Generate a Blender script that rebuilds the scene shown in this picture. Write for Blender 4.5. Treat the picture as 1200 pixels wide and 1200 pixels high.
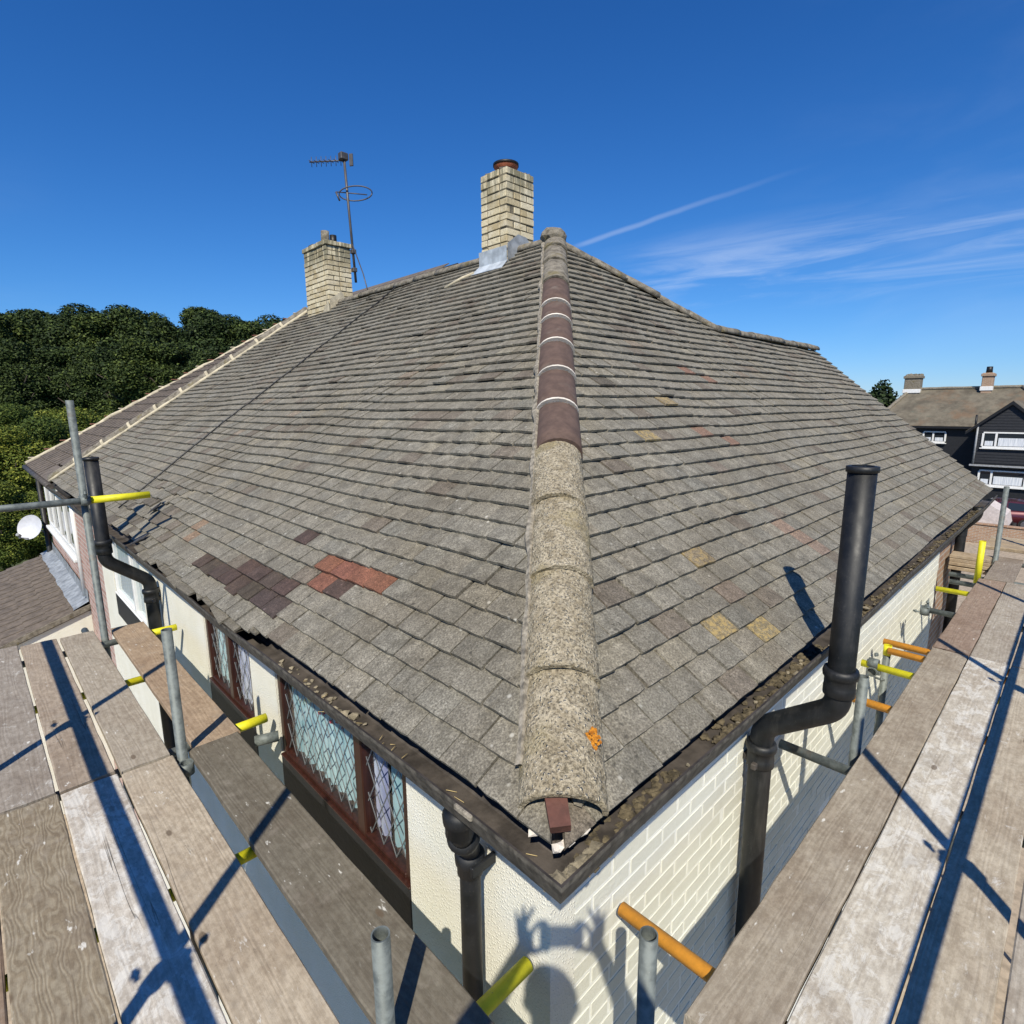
import bpy, bmesh, math, random
import numpy as np
from mathutils import Vector, Matrix, noise as mnoise

random.seed(7); np.random.seed(7)
D = bpy.data
SC = bpy.context.scene
for o in list(D.objects): D.objects.remove(o, do_unlink=True)
COL = SC.collection

# ------------------------------------------------------------------ camera
FPX = 656.56
YAW, PITCH, ROLL = map(math.radians, (45.785, 10.567, -0.453))
CAM = Vector((-0.9455, -0.817, 1.0525))
Fw = Vector((math.cos(YAW)*math.cos(PITCH), math.sin(YAW)*math.cos(PITCH), -math.sin(PITCH)))
Rt0 = Vector((math.sin(YAW), -math.cos(YAW), 0)); Up0 = Rt0.cross(Fw)
Rt = Rt0*math.cos(ROLL) + Up0*math.sin(ROLL)
Up = Up0*math.cos(ROLL) - Rt0*math.sin(ROLL)
cd = D.cameras.new('camera'); cam = D.objects.new('camera', cd); COL.objects.link(cam)
cd.sensor_width = 36; cd.lens = FPX/1200*36; cd.clip_start = 0.01; cd.clip_end = 4000
m = Matrix((Rt, Up, -Fw)).transposed().to_4x4(); m.translation = CAM
cam.matrix_world = m
SC.camera = cam
SC.render.resolution_x = SC.render.resolution_y = 1024

def ray(px, py):
    return Rt*(px-600) - Up*(py-600) + Fw*FPX
def proj(P):
    q = Vector(P)-CAM; z = q.dot(Fw)
    if z < 0.05: return (-9e3, -9e3, z)
    return (600+FPX*q.dot(Rt)/z, 600-FPX*q.dot(Up)/z, z)

# ------------------------------------------------------------------ sky, sun, exposure
SUND = ray(655, 1090).normalized()            # the way the light travels
W = D.worlds.new('World'); SC.world = W; W.use_nodes = True
wn = W.node_tree; wn.nodes.clear()
def wnode(t, **k):
    n = wn.nodes.new(t)
    for a, b in k.items(): setattr(n, a, b)
    return n
def wmath(op, a, b=None, c=None, clamp=False):
    n = wnode('ShaderNodeMath', operation=op); n.use_clamp = clamp
    for i, v in enumerate((a, b, c)):
        if v is None: continue
        if isinstance(v, (int, float)): n.inputs[i].default_value = v
        else: wn.links.new(v, n.inputs[i])
    return n.outputs[0]
sky = wnode('ShaderNodeTexSky'); sky.sky_type = 'NISHITA'; sky.sun_disc = False
S = -SUND
sky.sun_elevation = math.asin(S.z)
sky.sun_rotation = math.atan2(S.x, S.y)
sky.air_density = 1.0; sky.dust_density = 0.0; sky.ozone_density = 3.0; sky.altitude = 60
tc = wnode('ShaderNodeTexCoord')
def wdot(v):
    n = wnode('ShaderNodeVectorMath', operation='DOT_PRODUCT')
    wn.links.new(tc.outputs['Generated'], n.inputs[0]); n.inputs[1].default_value = v
    return n.outputs['Value']
def smooth(v, lo, hi):
    n = wnode('ShaderNodeMapRange', interpolation_type='SMOOTHSTEP')
    wn.links.new(v, n.inputs[0]); n.inputs[1].default_value = lo; n.inputs[2].default_value = hi
    return n.outputs[0]
# vapour trail along a great circle
ra, rb = ray(676, 288).normalized(), ray(930, 201).normalized()
nt = ra.cross(rb).normalized(); al = (rb-ra).normalized()
wob = wnode('ShaderNodeTexNoise'); wob.inputs['Scale'].default_value = 14; wn.links.new(tc.outputs['Generated'], wob.inputs['Vector'])
dist = wmath('ABSOLUTE', wmath('ADD', wdot(nt), wmath('MULTIPLY', wmath('SUBTRACT', wob.outputs['Fac'], .5), .006)))
trail = wmath('MULTIPLY', smooth(dist, .0055, .0005), wmath('MULTIPLY', smooth(wdot(al), ra.dot(al)-.02, ra.dot(al)+.02), smooth(wdot(al), rb.dot(al)+.05, ra.dot(al)+.05)))
# cirrus: stretched noise
mp = wnode('ShaderNodeMapping'); wn.links.new(tc.outputs['Generated'], mp.inputs['Vector'])
mp.inputs['Rotation'].default_value = (0.5, 0.35, math.radians(-12)); mp.inputs['Scale'].default_value = (1.1, 2.2, 5.5); mp.inputs['Location'].default_value = (8.487, 3.891, -7.355)
ci = wnode('ShaderNodeTexNoise'); ci.inputs['Scale'].default_value = 1.5; ci.inputs['Detail'].default_value = 7; ci.inputs['Roughness'].default_value = .55; ci.inputs['Distortion'].default_value = .5
wn.links.new(mp.outputs[0], ci.inputs['Vector'])
c2 = wnode('ShaderNodeTexNoise'); c2.inputs['Scale'].default_value = 1.7; mp2 = wnode('ShaderNodeMapping'); mp2.inputs['Location'].default_value = (-6.67, 8.397, -4.874); wn.links.new(tc.outputs['Generated'], mp2.inputs[0]); wn.links.new(mp2.outputs[0], c2.inputs['Vector'])
qa, qb = ray(720, 338).normalized(), ray(1240, 268).normalized()
nb_ = qa.cross(qb).normalized(); ab_ = (qb-qa).normalized()
band = wmath('MULTIPLY', smooth(wmath('ABSOLUTE', wdot(nb_)), .085, .01), smooth(wdot(ab_), qa.dot(ab_)-.06, qa.dot(ab_)+.12))
mp3 = wnode('ShaderNodeMapping', vector_type='TEXTURE'); wn.links.new(tc.outputs['Generated'], mp3.inputs['Vector'])
mp3.inputs['Rotation'].default_value = Matrix((ab_, nb_.cross(ab_), nb_)).transposed().to_euler(); mp3.inputs['Scale'].default_value = (.55, .3, .055)
cj = wnode('ShaderNodeTexNoise'); cj.inputs['Scale'].default_value = 1.6; cj.inputs['Detail'].default_value = 8; cj.inputs['Roughness'].default_value = .6; cj.inputs['Distortion'].default_value = .7
wn.links.new(mp3.outputs[0], cj.inputs['Vector'])
cirrus = wmath('MAXIMUM', wmath('MULTIPLY', wmath('MULTIPLY', smooth(ci.outputs['Fac'], .42, .80), smooth(c2.outputs['Fac'], .42, .66)), .35), wmath('MULTIPLY', band, smooth(cj.outputs['Fac'], .38, .72)))
cl = wmath('MAXIMUM', wmath('MULTIPLY', trail, .20), wmath('MULTIPLY', cirrus, .36), clamp=True)
mixc = wnode('ShaderNodeMix', data_type='RGBA'); wn.links.new(cl, mixc.inputs['Factor'])
sep = wnode('ShaderNodeSeparateColor'); cmb = wnode('ShaderNodeCombineColor'); wn.links.new(sky.outputs[0], sep.inputs[0])
for i, (gp_, ga_) in enumerate(((1.486, .50), (1.169, .731), (1.074, 1.157))):   # the phone's contrasty blue
    x_ = wmath('POWER', wmath('MULTIPLY', sep.outputs[i], .1), gp_)
    wn.links.new(wmath('DIVIDE', wmath('MULTIPLY', x_, ga_*12), wmath('ADD', wmath('MULTIPLY', x_, .28), 1.0)), cmb.inputs[i])
wn.links.new(cmb.outputs[0], mixc.inputs['A']); mixc.inputs['B'].default_value = (7.0, 8.0, 9.6, 1)
bg = wnode('ShaderNodeBackground'); bg.inputs['Strength'].default_value = 0.097
wo = wnode('ShaderNodeOutputWorld')
wn.links.new(mixc.outputs['Result'], bg.inputs['Color']); wn.links.new(bg.outputs[0], wo.inputs[0])

sd = D.lights.new('sun', 'SUN'); sd.energy = 5.0; sd.angle = math.radians(0.53); sd.color = (1, .935, .80)
sun = D.objects.new('sun', sd); COL.objects.link(sun)
sun.rotation_euler = SUND.to_track_quat('-Z', 'Y').to_euler(); sun.location = (-20, -17, 30)
vs = SC.view_settings; vs.view_transform = 'Standard'; vs.look = 'None'; vs.exposure = 0.13; vs.gamma = 1; vs.use_curve_mapping = False

# ------------------------------------------------------------------ material helpers
class NT:
    def __init__(s, name):
        s.m = D.materials.new(name); s.m.use_nodes = True; s.t = s.m.node_tree; s.t.nodes.clear()
        s.o = s.n('ShaderNodeOutputMaterial'); s.b = s.n('ShaderNodeBsdfPrincipled')
        s.t.links.new(s.b.outputs[0], s.o.inputs[0])
    def n(s, t, **k):
        n = s.t.nodes.new(t)
        for a, b in k.items(): setattr(n, a, b)
        return n
    def l(s, a, b): s.t.links.new(a, b)
    def put(s, inp, v):
        if isinstance(v, (int, float)): inp.default_value = v
        elif isinstance(v, tuple): inp.default_value = v if len(v) == 4 or inp.type == 'VECTOR' else v+(1,)
        else: s.l(v, inp)
    def pos(s): return s.n('ShaderNodeNewGeometry').outputs['Position']
    def obj(s): return s.n('ShaderNodeTexCoord').outputs['Object']
    def map(s, v, scale=(1, 1, 1), loc=(0, 0, 0), rot=(0, 0, 0)):
        n = s.n('ShaderNodeMapping'); s.l(v, n.inputs[0]); n.inputs['Scale'].default_value = scale
        s.put(n.inputs['Location'], loc); n.inputs['Rotation'].default_value = rot
        return n.outputs[0]
    def noise(s, v, scale, detail=4, rough=.55, dist=0, out='Fac'):
        n = s.n('ShaderNodeTexNoise'); s.l(v, n.inputs['Vector']); n.inputs['Scale'].default_value = scale
        n.inputs['Detail'].default_value = detail; n.inputs['Roughness'].default_value = rough; n.inputs['Distortion'].default_value = dist
        return n.outputs[out]
    def vor(s, v, scale, feature='F1', out='Distance', rnd=1):
        n = s.n('ShaderNodeTexVoronoi', feature=feature); s.l(v, n.inputs['Vector']); n.inputs['Scale'].default_value = scale
        n.inputs['Randomness'].default_value = rnd
        return n.outputs[out]
    def math(s, op, a, b=0.0, c=0.0):
        n = s.n('ShaderNodeMath', operation=op)
        for i, v in enumerate((a, b, c)): s.put(n.inputs[i], v)
        return n.outputs[0]
    def ss(s, v, lo, hi, a=0.0, b=1.0):
        n = s.n('ShaderNodeMapRange', interpolation_type='SMOOTHSTEP'); s.put(n.inputs[0], v)
        for i, q in enumerate((lo, hi, a, b)): n.inputs[i+1].default_value = q
        return n.outputs[0]
    def mix(s, f, a, b, mode='MIX'):
        n = s.n('ShaderNodeMix', data_type='RGBA', blend_type=mode); s.put(n.inputs['Factor'], f)
        s.put(n.inputs['A'], a); s.put(n.inputs['B'], b); return n.outputs['Result']
    def bump(s, h, strength=.5, dist=.01):
        n = s.n('ShaderNodeBump'); n.inputs['Strength'].default_value = strength; n.inputs['Distance'].default_value = dist
        s.put(n.inputs['Height'], h); s.l(n.outputs[0], s.b.inputs['Normal'])
    def col(s, v): s.put(s.b.inputs['Base Color'], v)
    def rough(s, v): s.put(s.b.inputs['Roughness'], v)
    def metal(s, v): s.put(s.b.inputs['Metallic'], v)

MATS = {}
def mat(name):
    if name not in MATS: MATS[name] = globals()['mat_'+name]()
    return MATS[name]

def _tile(name, per_object):
    t = NT(name); p = t.pos()
    tone = t.n('ShaderNodeObjectInfo').outputs['Color'] if per_object else None
    if not per_object:
        a = t.n('ShaderNodeAttribute'); a.attribute_name = 'tone'; tone = a.outputs['Color']; lich = a.outputs['Alpha']
    else:
        lich = t.n('ShaderNodeObjectInfo').outputs['Alpha']
    big = t.noise(p, 2.3, 5, .6); mid = t.noise(p, 16, 6, .68); fine = t.noise(p, 140, 4, .75)
    c = t.mix(t.ss(mid, .3, .72), (.165, .150, .117), (.375, .346, .28))
    c = t.mix(t.ss(big, .32, .7), c, t.mix(.55, c, (.255, .228, .175)))
    c = t.mix(t.ss(fine, .33, .62, 0, .55), (.06, .054, .046), c) if False else t.mix(t.ss(fine, .60, .36, 0, .85), c, (.095, .086, .068))
    c = t.mix(t.ss(fine, .58, .72, 0, .6), c, (.56, .53, .45))
    # moss specks and pale lichen rosettes
    nv_ = t.noise(p, 60, 3, .6, out='Color'); va_ = t.n('ShaderNodeVectorMath', operation='MULTIPLY_ADD'); t.l(nv_, va_.inputs[0]); va_.inputs[1].default_value = (.03, .03, .03); t.l(p, va_.inputs[2])
    v = t.vor(va_.outputs[0], 34); vm = t.noise(p, 9, 3)
    c = t.mix(t.math('MULTIPLY', t.ss(v, .34, .10, 0, .8), t.ss(vm, .48, .6)), c, (.062, .056, .044))
    v2 = t.vor(t.map(p, loc=(3, 1, 7)), 17); vm2 = t.noise(p, 5, 3)
    c = t.mix(t.math('MULTIPLY', t.ss(v2, .18, .06), t.ss(vm2, .52, .6)), c, (.46, .44, .38))
    # run-off streaks down the slope and dirt held along the laps
    gn = t.n('ShaderNodeSeparateXYZ'); t.l(t.n('ShaderNodeNewGeometry').outputs['True Normal'], gn.inputs[0])
    sl_ = t.mix(t.ss(t.math('ABSOLUTE', gn.outputs[0]), .2, .4), t.noise(t.map(p, (26, 2.2, 2.2)), 1, 4, .6, out='Color'), t.noise(t.map(p, (2.2, 26, 2.2)), 1, 4, .6, out='Color'))
    c = t.mix(t.ss(sl_, .50, .66, 0, .5), c, t.mix(1, c, (.55, .52, .48), 'MULTIPLY')); c = t.mix(t.ss(sl_, .44, .34, 0, .35), c, t.mix(1, c, (1.35, 1.35, 1.3), 'MULTIPLY'))
    c = t.mix(t.ss(t.noise(p, 1.1, 4, .6), .5, .68, 0, .45), c, t.mix(1, c, (.66, .62, .56), 'MULTIPLY'))
    c = t.mix(1, c, tone, 'MULTIPLY')
    # yellow lichen where alpha < 1
    ly = t.math('MULTIPLY', t.math('SUBTRACT', 1.0, lich), t.ss(t.noise(p, 46, 5, .75), .46, .58))
    c = t.mix(ly, c, (.43, .31, .12))
    t.col(c); t.rough(.92)
    t.bump(t.math('ADD', t.math('MULTIPLY', fine, .9), t.math('MULTIPLY', mid, 1.2)), .85, .005)
    return t.m
def mat_tile_one(): return _tile('roof_tile', True)
def mat_tile_many(): return _tile('roof_tile_field', False)

def _hip(name, kind):
    t = NT(name); p = t.pos()
    fine = t.noise(p, 110, 4, .75); mid = t.noise(p, 17, 5, .65); v = t.vor(p, 75); v3 = t.vor(t.map(p, loc=(2, 5, 1)), 42)
    if kind == 'lichen':
        c = t.mix(t.ss(mid, .32, .66), (.36, .295, .19), (.63, .545, .39))
        c = t.mix(t.ss(v, .42, .12, 0, .9), c, (.84, .75, .57)); c = t.mix(t.ss(v3, .26, .08, 0, .7), c, (.13, .11, .075))
        c = t.mix(t.ss(fine, .58, .36, 0, .85), c, (.11, .09, .058))
        c = t.mix(t.ss(t.noise(p, 4.5, 3), .54, .68, 0, .5), c, (.34, .275, .13))
        t.bump(t.math('ADD', t.math('MULTIPLY', fine, 1.0), t.math('MULTIPLY', t.ss(v, .35, .05), .8)), 1.0, .012)
    elif kind == 'brown':
        c = t.mix(t.ss(mid, .3, .7), (.082, .052, .041), (.128, .082, .064))
        c = t.mix(t.ss(fine, .68, .8, 0, .35), c, (.26, .21, .17))
        c = t.mix(t.ss(t.noise(p, 6, 4), .58, .75, 0, .5), c, (.2, .17, .14))
        t.bump(fine, .3, .004)
    else:
        c = t.mix(t.ss(mid, .3, .68), (.10, .085, .062), (.27, .24, .19))
        c = t.mix(t.ss(v, .22, .08, 0, .6), c, (.40, .37, .31))
        c = t.mix(t.ss(t.noise(p, 7, 3), .57, .7, 0, .6), c, (.15, .12, .04))
        t.bump(t.math('ADD', fine, mid), .8, .008)
    t.col(c); t.rough(.9); return t.m
def mat_hip_lichen(): return _hip('hip_lichen', 'lichen')
def mat_hip_brown(): return _hip('hip_brown', 'brown')
def mat_hip_grey(): return _hip('hip_grey', 'grey')

def simple(name, c, r=.7, bump=0, bs=60, var=.25, metal=0, vs=9):
    def f():
        t = NT(name); p = t.pos(); n = t.noise(p, vs, 5, .6)
        d = tuple(x*(1-var) for x in c); e = tuple(min(1, x*(1+var)) for x in c)
        t.col(t.mix(t.ss(n, .3, .7), d, e)); t.rough(r); t.metal(metal)
        if bump: t.bump(t.noise(p, bs, 5, .65), bump, .006)
        return t.m
    return f
mat_mortar = simple('cream_mortar', (.50, .44, .32), .95, .8, 120)
mat_mortar_grey = simple('grey_mortar', (.27, .24, .19), .95, .9, 110, .5, vs=40)
mat_mortar_white = simple('pale_mortar', (.66, .60, .52), .95, .6, 120)
mat_underlay = simple('dark_underlay', (.022, .02, .018), .95)
mat_gutter = simple('weathered_gutter', (.066, .056, .048), .62, .5, 45, .5)
mat_gutter_out = simple('gutter_outside', (.075, .068, .056), .75, .8, 45, .6, vs=28)
mat_fascia = simple('fascia_paint', (.11, .105, .10), .6, .3, 45, .3)
mat_terracotta = simple('terracotta', (.42, .125, .06), .8, .3)
mat_hip_iron = simple('broken_red_tile', (.115, .045, .032), .8, .5, 50, .4)
mat_lead = simple('sheet_lead', (.42, .46, .50), .45, .4, 14, .25)
mat_dark_lead = simple('grey_lead', (.26, .28, .30), .5, .5, 14, .35)
mat_paint_white = simple('white_gloss_paint', (.78, .78, .76), .35, 0, 60, .06)
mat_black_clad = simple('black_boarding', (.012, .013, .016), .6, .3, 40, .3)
mat_red_brown_tile = simple('red_roof_tile', (.20, .085, .055), .9, .5, 8, .3)
mat_trunk = simple('bark', (.06, .048, .036), .95, .8, 14, .35)
mat_asphalt = simple('asphalt', (.05, .05, .052), .9, .4, 40, .2)
mat_paving = simple('concrete_paving', (.36, .29, .21), .9, .3, 30, .25)
mat_tyre = simple('tyre_rubber', (.012, .012, .012), .8, 0)
mat_rim = simple('alloy_rim', (.4, .4, .42), .3, 0, metal=.9)
mat_plastic_grey = simple('grey_plastic', (.30, .31, .32), .45, 0)
mat_dish = simple('dish_enamel', (.55, .56, .60), .45, 0, var=.08)
mat_aerial = simple('aerial_alloy', (.09, .085, .085), .5, 0, metal=.3)
mat_cable = simple('black_cable', (.008, .008, .009), .5, 0)
mat_phone = simple('phone_shell', (.015, .015, .017), .25, 0)
mat_cloth_blue = simple('navy_cotton', (.025, .032, .055), .9, .5, 300)
mat_cloth_dark = simple('work_trousers', (.03, .03, .032), .9, .5, 260)
mat_boot = simple('boot_leather', (.05, .032, .018), .6, .4)
mat_hair = simple('brown_hair', (.03, .02, .013), .7, .6, 160)
mat_room = simple('room_dark', (.05, .05, .055), .9)
mat_soil_moss = simple('gutter_silt', (.105, .085, .052), .98, 1, 90, .6, vs=40)
mat_pebble = simple('mortar_crumb', (.24, .21, .155), .95, .8, 90, .35, vs=30)
mat_twig = simple('dry_straw', (.46, .36, .18), .9)
mat_grey_slate = simple('broken_slate', (.05, .048, .05), .8, .5, 60, .4)
mat_interlock = simple('interlocking_tile', (.135, .11, .088), .9, .6, 70, .3)
mat_soffit = simple('soffit', (.09, .085, .08), .7)

def mat_skin():
    t = NT('skin'); p = t.pos(); t.col(t.mix(t.ss(t.noise(p, 30), .3, .7), (.42, .24, .17), (.52, .31, .23))); t.rough(.5)
    t.b.inputs['Subsurface Weight'].default_value = .08; return t.m

def mat_render():
    t = NT('rough_cream_render'); p = t.pos()
    v = t.vor(p, 85); n = t.noise(p, 3, 5, .6)
    c = t.mix(t.ss(n, .3, .75), (.80, .775, .65), (.87, .85, .75))
    c = t.mix(t.ss(v, .2, .5, 0, .15), c, (.66, .62, .50))
    c = t.mix(t.ss(t.noise(t.map(p, (1, 1, .15)), 5, 5), .6, .8, 0, .3), c, (.5, .46, .36))
    t.col(c); t.rough(.95); t.bump(t.math('ADD', t.math('MULTIPLY', t.ss(v, .5, .1), .8), t.noise(p, 210, 3)), .55, .005); return t.m
def mat_painted_brick():
    t = NT('cream_painted_brick'); p = t.pos(); n = t.noise(p, 4, 5, .6); f = t.noise(p, 70, 5, .7)
    r = t.n('ShaderNodeObjectInfo').outputs['Random']
    c = t.mix(t.ss(n, .3, .75), (.75, .74, .63), (.81, .80, .69))
    c = t.mix(t.math('MULTIPLY', r, .35), c, (.64, .62, .50))
    c = t.mix(t.ss(f, .62, .78, 0, .3), c, (.5, .47, .36))
    c = t.mix(t.ss(t.noise(t.map(p, (1, 1, .12)), 6, 5), .6, .8, 0, .25), c, (.5, .47, .38))
    t.col(c); t.rough(.8); t.bump(t.math('ADD', f, t.math('MULTIPLY', n, .6)), .55, .006); return t.m
def mat_painted_joint():
    t = NT('cream_painted_joint'); p = t.pos(); f = t.noise(p, 60, 5, .7)
    t.col(t.mix(t.ss(f, .3, .7), (.87, .865, .77), (.92, .915, .83))); t.rough(.85); t.bump(f, .5, .006); return t.m
def mat_yellow_brick():
    t = NT('yellow_stock_brick'); p = t.pos(); f = t.noise(p, 55, 5, .7); n = t.noise(p, 8, 4)
    r = t.n('ShaderNodeObjectInfo').outputs['Random']
    c = t.mix(r, (.46, .365, .205), (.72, .63, .43)); c = t.mix(t.ss(n, .4, .7, 0, .5), c, (.74, .68, .54))
    c = t.mix(t.ss(f, .54, .72, 0, .7), c, (.17, .13, .08)); c = t.mix(t.ss(t.noise(p, 13, 4, .7), .54, .7, 0, .6), c, (.22, .18, .11))
    z = t.n('ShaderNodeSeparateXYZ'); t.l(p, z.inputs[0])
    st = t.math('MULTIPLY', t.ss(z.outputs[2], 3.02, 3.36), t.ss(t.noise(t.map(p, (1, 1, .10)), 19, 4), .38, .54))
    c = t.mix(t.math('MULTIPLY', st, .85), c, (.15, .14, .085))
    t.col(c); t.rough(.9); t.bump(f, .6, .006); return t.m
def mat_chim_mortar(): return simple('chimney_mortar', (.17, .145, .10), .95, .9, 60, .4)()
def mat_red_brick():
    t = NT('red_brickwork'); p = t.pos()
    b = t.n('ShaderNodeTexBrick'); sx_ = t.n('ShaderNodeSeparateXYZ'); t.l(p, sx_.inputs[0]); cx_ = t.n('ShaderNodeCombineXYZ'); t.l(t.math('ADD', sx_.outputs[1], sx_.outputs[0]), cx_.inputs[0]); t.l(sx_.outputs[2], cx_.inputs[1]); t.l(cx_.outputs[0], b.inputs['Vector'])
    b.inputs['Scale'].default_value = 1; b.inputs['Brick Width'].default_value = .225; b.inputs['Row Height'].default_value = .075; b.inputs['Mortar Size'].default_value = .01
    b.inputs['Color1'].default_value = (.36, .19, .15, 1); b.inputs['Color2'].default_value = (.50, .32, .27, 1); b.inputs['Mortar'].default_value = (.5, .45, .40, 1)
    t.col(t.mix(t.ss(t.noise(p, 20), .5, .8, 0, .4), b.outputs[0], (.5, .36, .3))); t.rough(.9); return t.m
def mat_bare_brick():
    t = NT('bare_brown_brick'); p = t.pos()
    b = t.n('ShaderNodeTexBrick'); sx_ = t.n('ShaderNodeSeparateXYZ'); t.l(p, sx_.inputs[0]); cx_ = t.n('ShaderNodeCombineXYZ'); t.l(t.math('ADD', sx_.outputs[1], sx_.outputs[0]), cx_.inputs[0]); t.l(sx_.outputs[2], cx_.inputs[1]); t.l(cx_.outputs[0], b.inputs['Vector'])
    b.inputs['Scale'].default_value = 1; b.inputs['Brick Width'].default_value = .225; b.inputs['Row Height'].default_value = .075; b.inputs['Mortar Size'].default_value = .01
    b.inputs['Color1'].default_value = (.30, .17, .10, 1); b.inputs['Color2'].default_value = (.38, .24, .15, 1); b.inputs['Mortar'].default_value = (.4, .36, .3, 1)
    t.col(b.outputs[0]); t.rough(.9); return t.m

def mat_board(): return _board('weathered_scaffold_board', .17)
def mat_board_bold(): return _board('bold_grained_scaffold_board', .5)
def _board(nm, BOLD):
    t = NT(nm); o = t.obj()
    oi = t.n('ShaderNodeObjectInfo'); r = oi.outputs['Random']
    cb = t.n('ShaderNodeCombineXYZ'); t.l(t.math('MULTIPLY', r, 37.0), cb.inputs[0]); t.l(t.math('MULTIPLY', r, 3.1), cb.inputs[1]); t.l(t.math('MULTIPLY', r, 5.3), cb.inputs[2])
    va = t.n('ShaderNodeVectorMath', operation='ADD'); t.l(o, va.inputs[0]); t.l(cb.outputs[0], va.inputs[1]); q = va.outputs[0]
    # annual rings cut flat: distance from a heart that wanders along the board
    wv = t.n('ShaderNodeTexWave', wave_type='BANDS', bands_direction='Y'); t.l(t.map(q, (.10 if BOLD < .5 else .30, 1, 1)), wv.inputs['Vector'])
    wv.inputs['Scale'].default_value = 13 if BOLD < .5 else 19; wv.inputs['Distortion'].default_value = 17 if BOLD < .5 else 19; wv.inputs['Detail'].default_value = 1.6; wv.inputs['Detail Scale'].default_value = 1.1; wv.inputs['Detail Roughness'].default_value = .45
    g = wv.outputs['Fac']
    fib = t.noise(t.map(q, (3.5, 95, 95)), 1, 5, .7)
    dirt = t.noise(q, 3.2, 6, .62); dirt2 = t.noise(q, 11, 5, .65); spk = t.noise(q, 85, 4, .75)
    base = oi.outputs['Color']
    c = t.mix(1, t.mix(t.ss(g, .15, .8, 0, BOLD), (1, 1, 1), (.60, .53, .45)), base, 'MULTIPLY')
    c = t.mix(t.ss(fib, .3, .75, 0, .28), c, t.mix(1, c, (.66, .62, .57), 'MULTIPLY'))
    mo = t.noise(t.map(q, (1, 1.5, 1)), 23, 8, .78); c = t.mix(t.ss(mo, .38, .62, 0, .8), t.mix(1, c, (1.12, 1.10, 1.06), 'MULTIPLY'), t.mix(1, c, (.72, .68, .63), 'MULTIPLY'))
    c = t.mix(t.ss(dirt, .42, .70, 0, .5), c, t.mix(1, c, (.62, .55, .50), 'MULTIPLY'))
    c = t.mix(t.ss(dirt2, .52, .74, 0, .35), c, (.33, .29, .24))
    c = t.mix(t.ss(spk, .34, .24, 0, .6), c, (.08, .065, .05))
    # cement and paint splashes: amount stored in the object's colour alpha
    am = oi.outputs['Alpha']
    w1 = t.noise(t.map(q, (1.2, 2.0, 1), rot=(0, 0, .35)), 7.5, 9, .78, .6)
    th = t.math('SUBTRACT', .78, t.math('MULTIPLY', am, .30))
    wf = t.n('ShaderNodeMapRange', interpolation_type='SMOOTHSTEP'); t.l(w1, wf.inputs[0]); t.l(th, wf.inputs[1]); t.l(t.math('ADD', th, .10), wf.inputs[2])
    c = t.mix(t.math('MULTIPLY', wf.outputs[0], .5), c, (.74, .73, .68))
    # trodden smudges and small pale scuffs
    sm = t.noise(t.map(q, (1, 1.6, 1), rot=(0, 0, .6)), 2.1, 5, .7); c = t.mix(t.ss(sm, .52, .74, 0, .42), c, (.17, .135, .105))
    sc2 = t.noise(t.map(q, (1, 2.6, 1), rot=(0, 0, .5)), 16, 3, .6); scm = t.noise(q, 2.7, 3)
    c = t.mix(t.math('MULTIPLY', t.ss(sc2, .64, .74), t.ss(scm, .45, .56, 0, .8)), c, (.72, .70, .64))
    sp2 = t.noise(q, 34, 5, .8); c = t.mix(t.math('MULTIPLY', t.ss(sp2, .60, .66, 0, .55), t.ss(t.noise(q, 4, 3), .45, .6)), c, (.16, .13, .10))
    kn = t.vor(t.map(q, (1.1, 2.4, 1)), 2.1); c = t.mix(t.ss(kn, .075, .05, 0, .75), c, (.11, .075, .045))
    # drying cracks along the grain
    cr = t.noise(t.map(q, (.28, 17, 17)), 1, 2, .5, .1); crm = t.noise(t.map(q, (.8, 3, 3)), 1, 2)
    cf = t.math('MULTIPLY', t.ss(t.math('ABSOLUTE', t.math('SUBTRACT', cr, .5)), .006, .001), t.ss(crm, .60, .72, 0, .7))
    c = t.mix(cf, c, (.035, .028, .02))
    t.col(c); t.rough(.88)
    t.bump(t.math('SUBTRACT', t.math('ADD', t.math('MULTIPLY', fib, .6), t.math('MULTIPLY', g, .25)), t.math('MULTIPLY', cf, 2.0)), .55, .004)
    return t.m

def mat_galv():
    t = NT('galvanised_steel'); p = t.pos(); n = t.noise(p, 22, 5, .65); f = t.noise(p, 130, 3)
    c = t.mix(t.ss(n, .3, .7), (.10, .115, .11), (.21, .235, .225)); c = t.mix(t.ss(t.noise(p, 7, 4), .6, .75, 0, .6), c, (.19, .13, .08))
    c = t.mix(t.ss(f, .66, .78, 0, .5), c, (.36, .37, .35))
    t.col(c); t.metal(.3); t.rough(t.ss(n, .2, .8, .5, .75)); t.bump(f, .15, .002); return t.m
def _paint(name, c):
    t = NT(name); p = t.pos(); n = t.noise(p, 26, 5, .7); f = t.noise(p, 120, 3)
    k = t.mix(t.ss(n, .3, .7), tuple(x*.8 for x in c), c); k = t.mix(t.ss(f, .66, .75, 0, .7), k, (.16, .15, .10)); k = t.mix(t.ss(n, .66, .8, 0, .7), k, (.45, .43, .35))
    t.col(k); t.rough(.55); t.bump(f, .2, .002); return t.m
def mat_yellow(): return _paint('yellow_paint', (.78, .72, .02))
def mat_orange(): return _paint('orange_paint', (.80, .34, .035))
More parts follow.
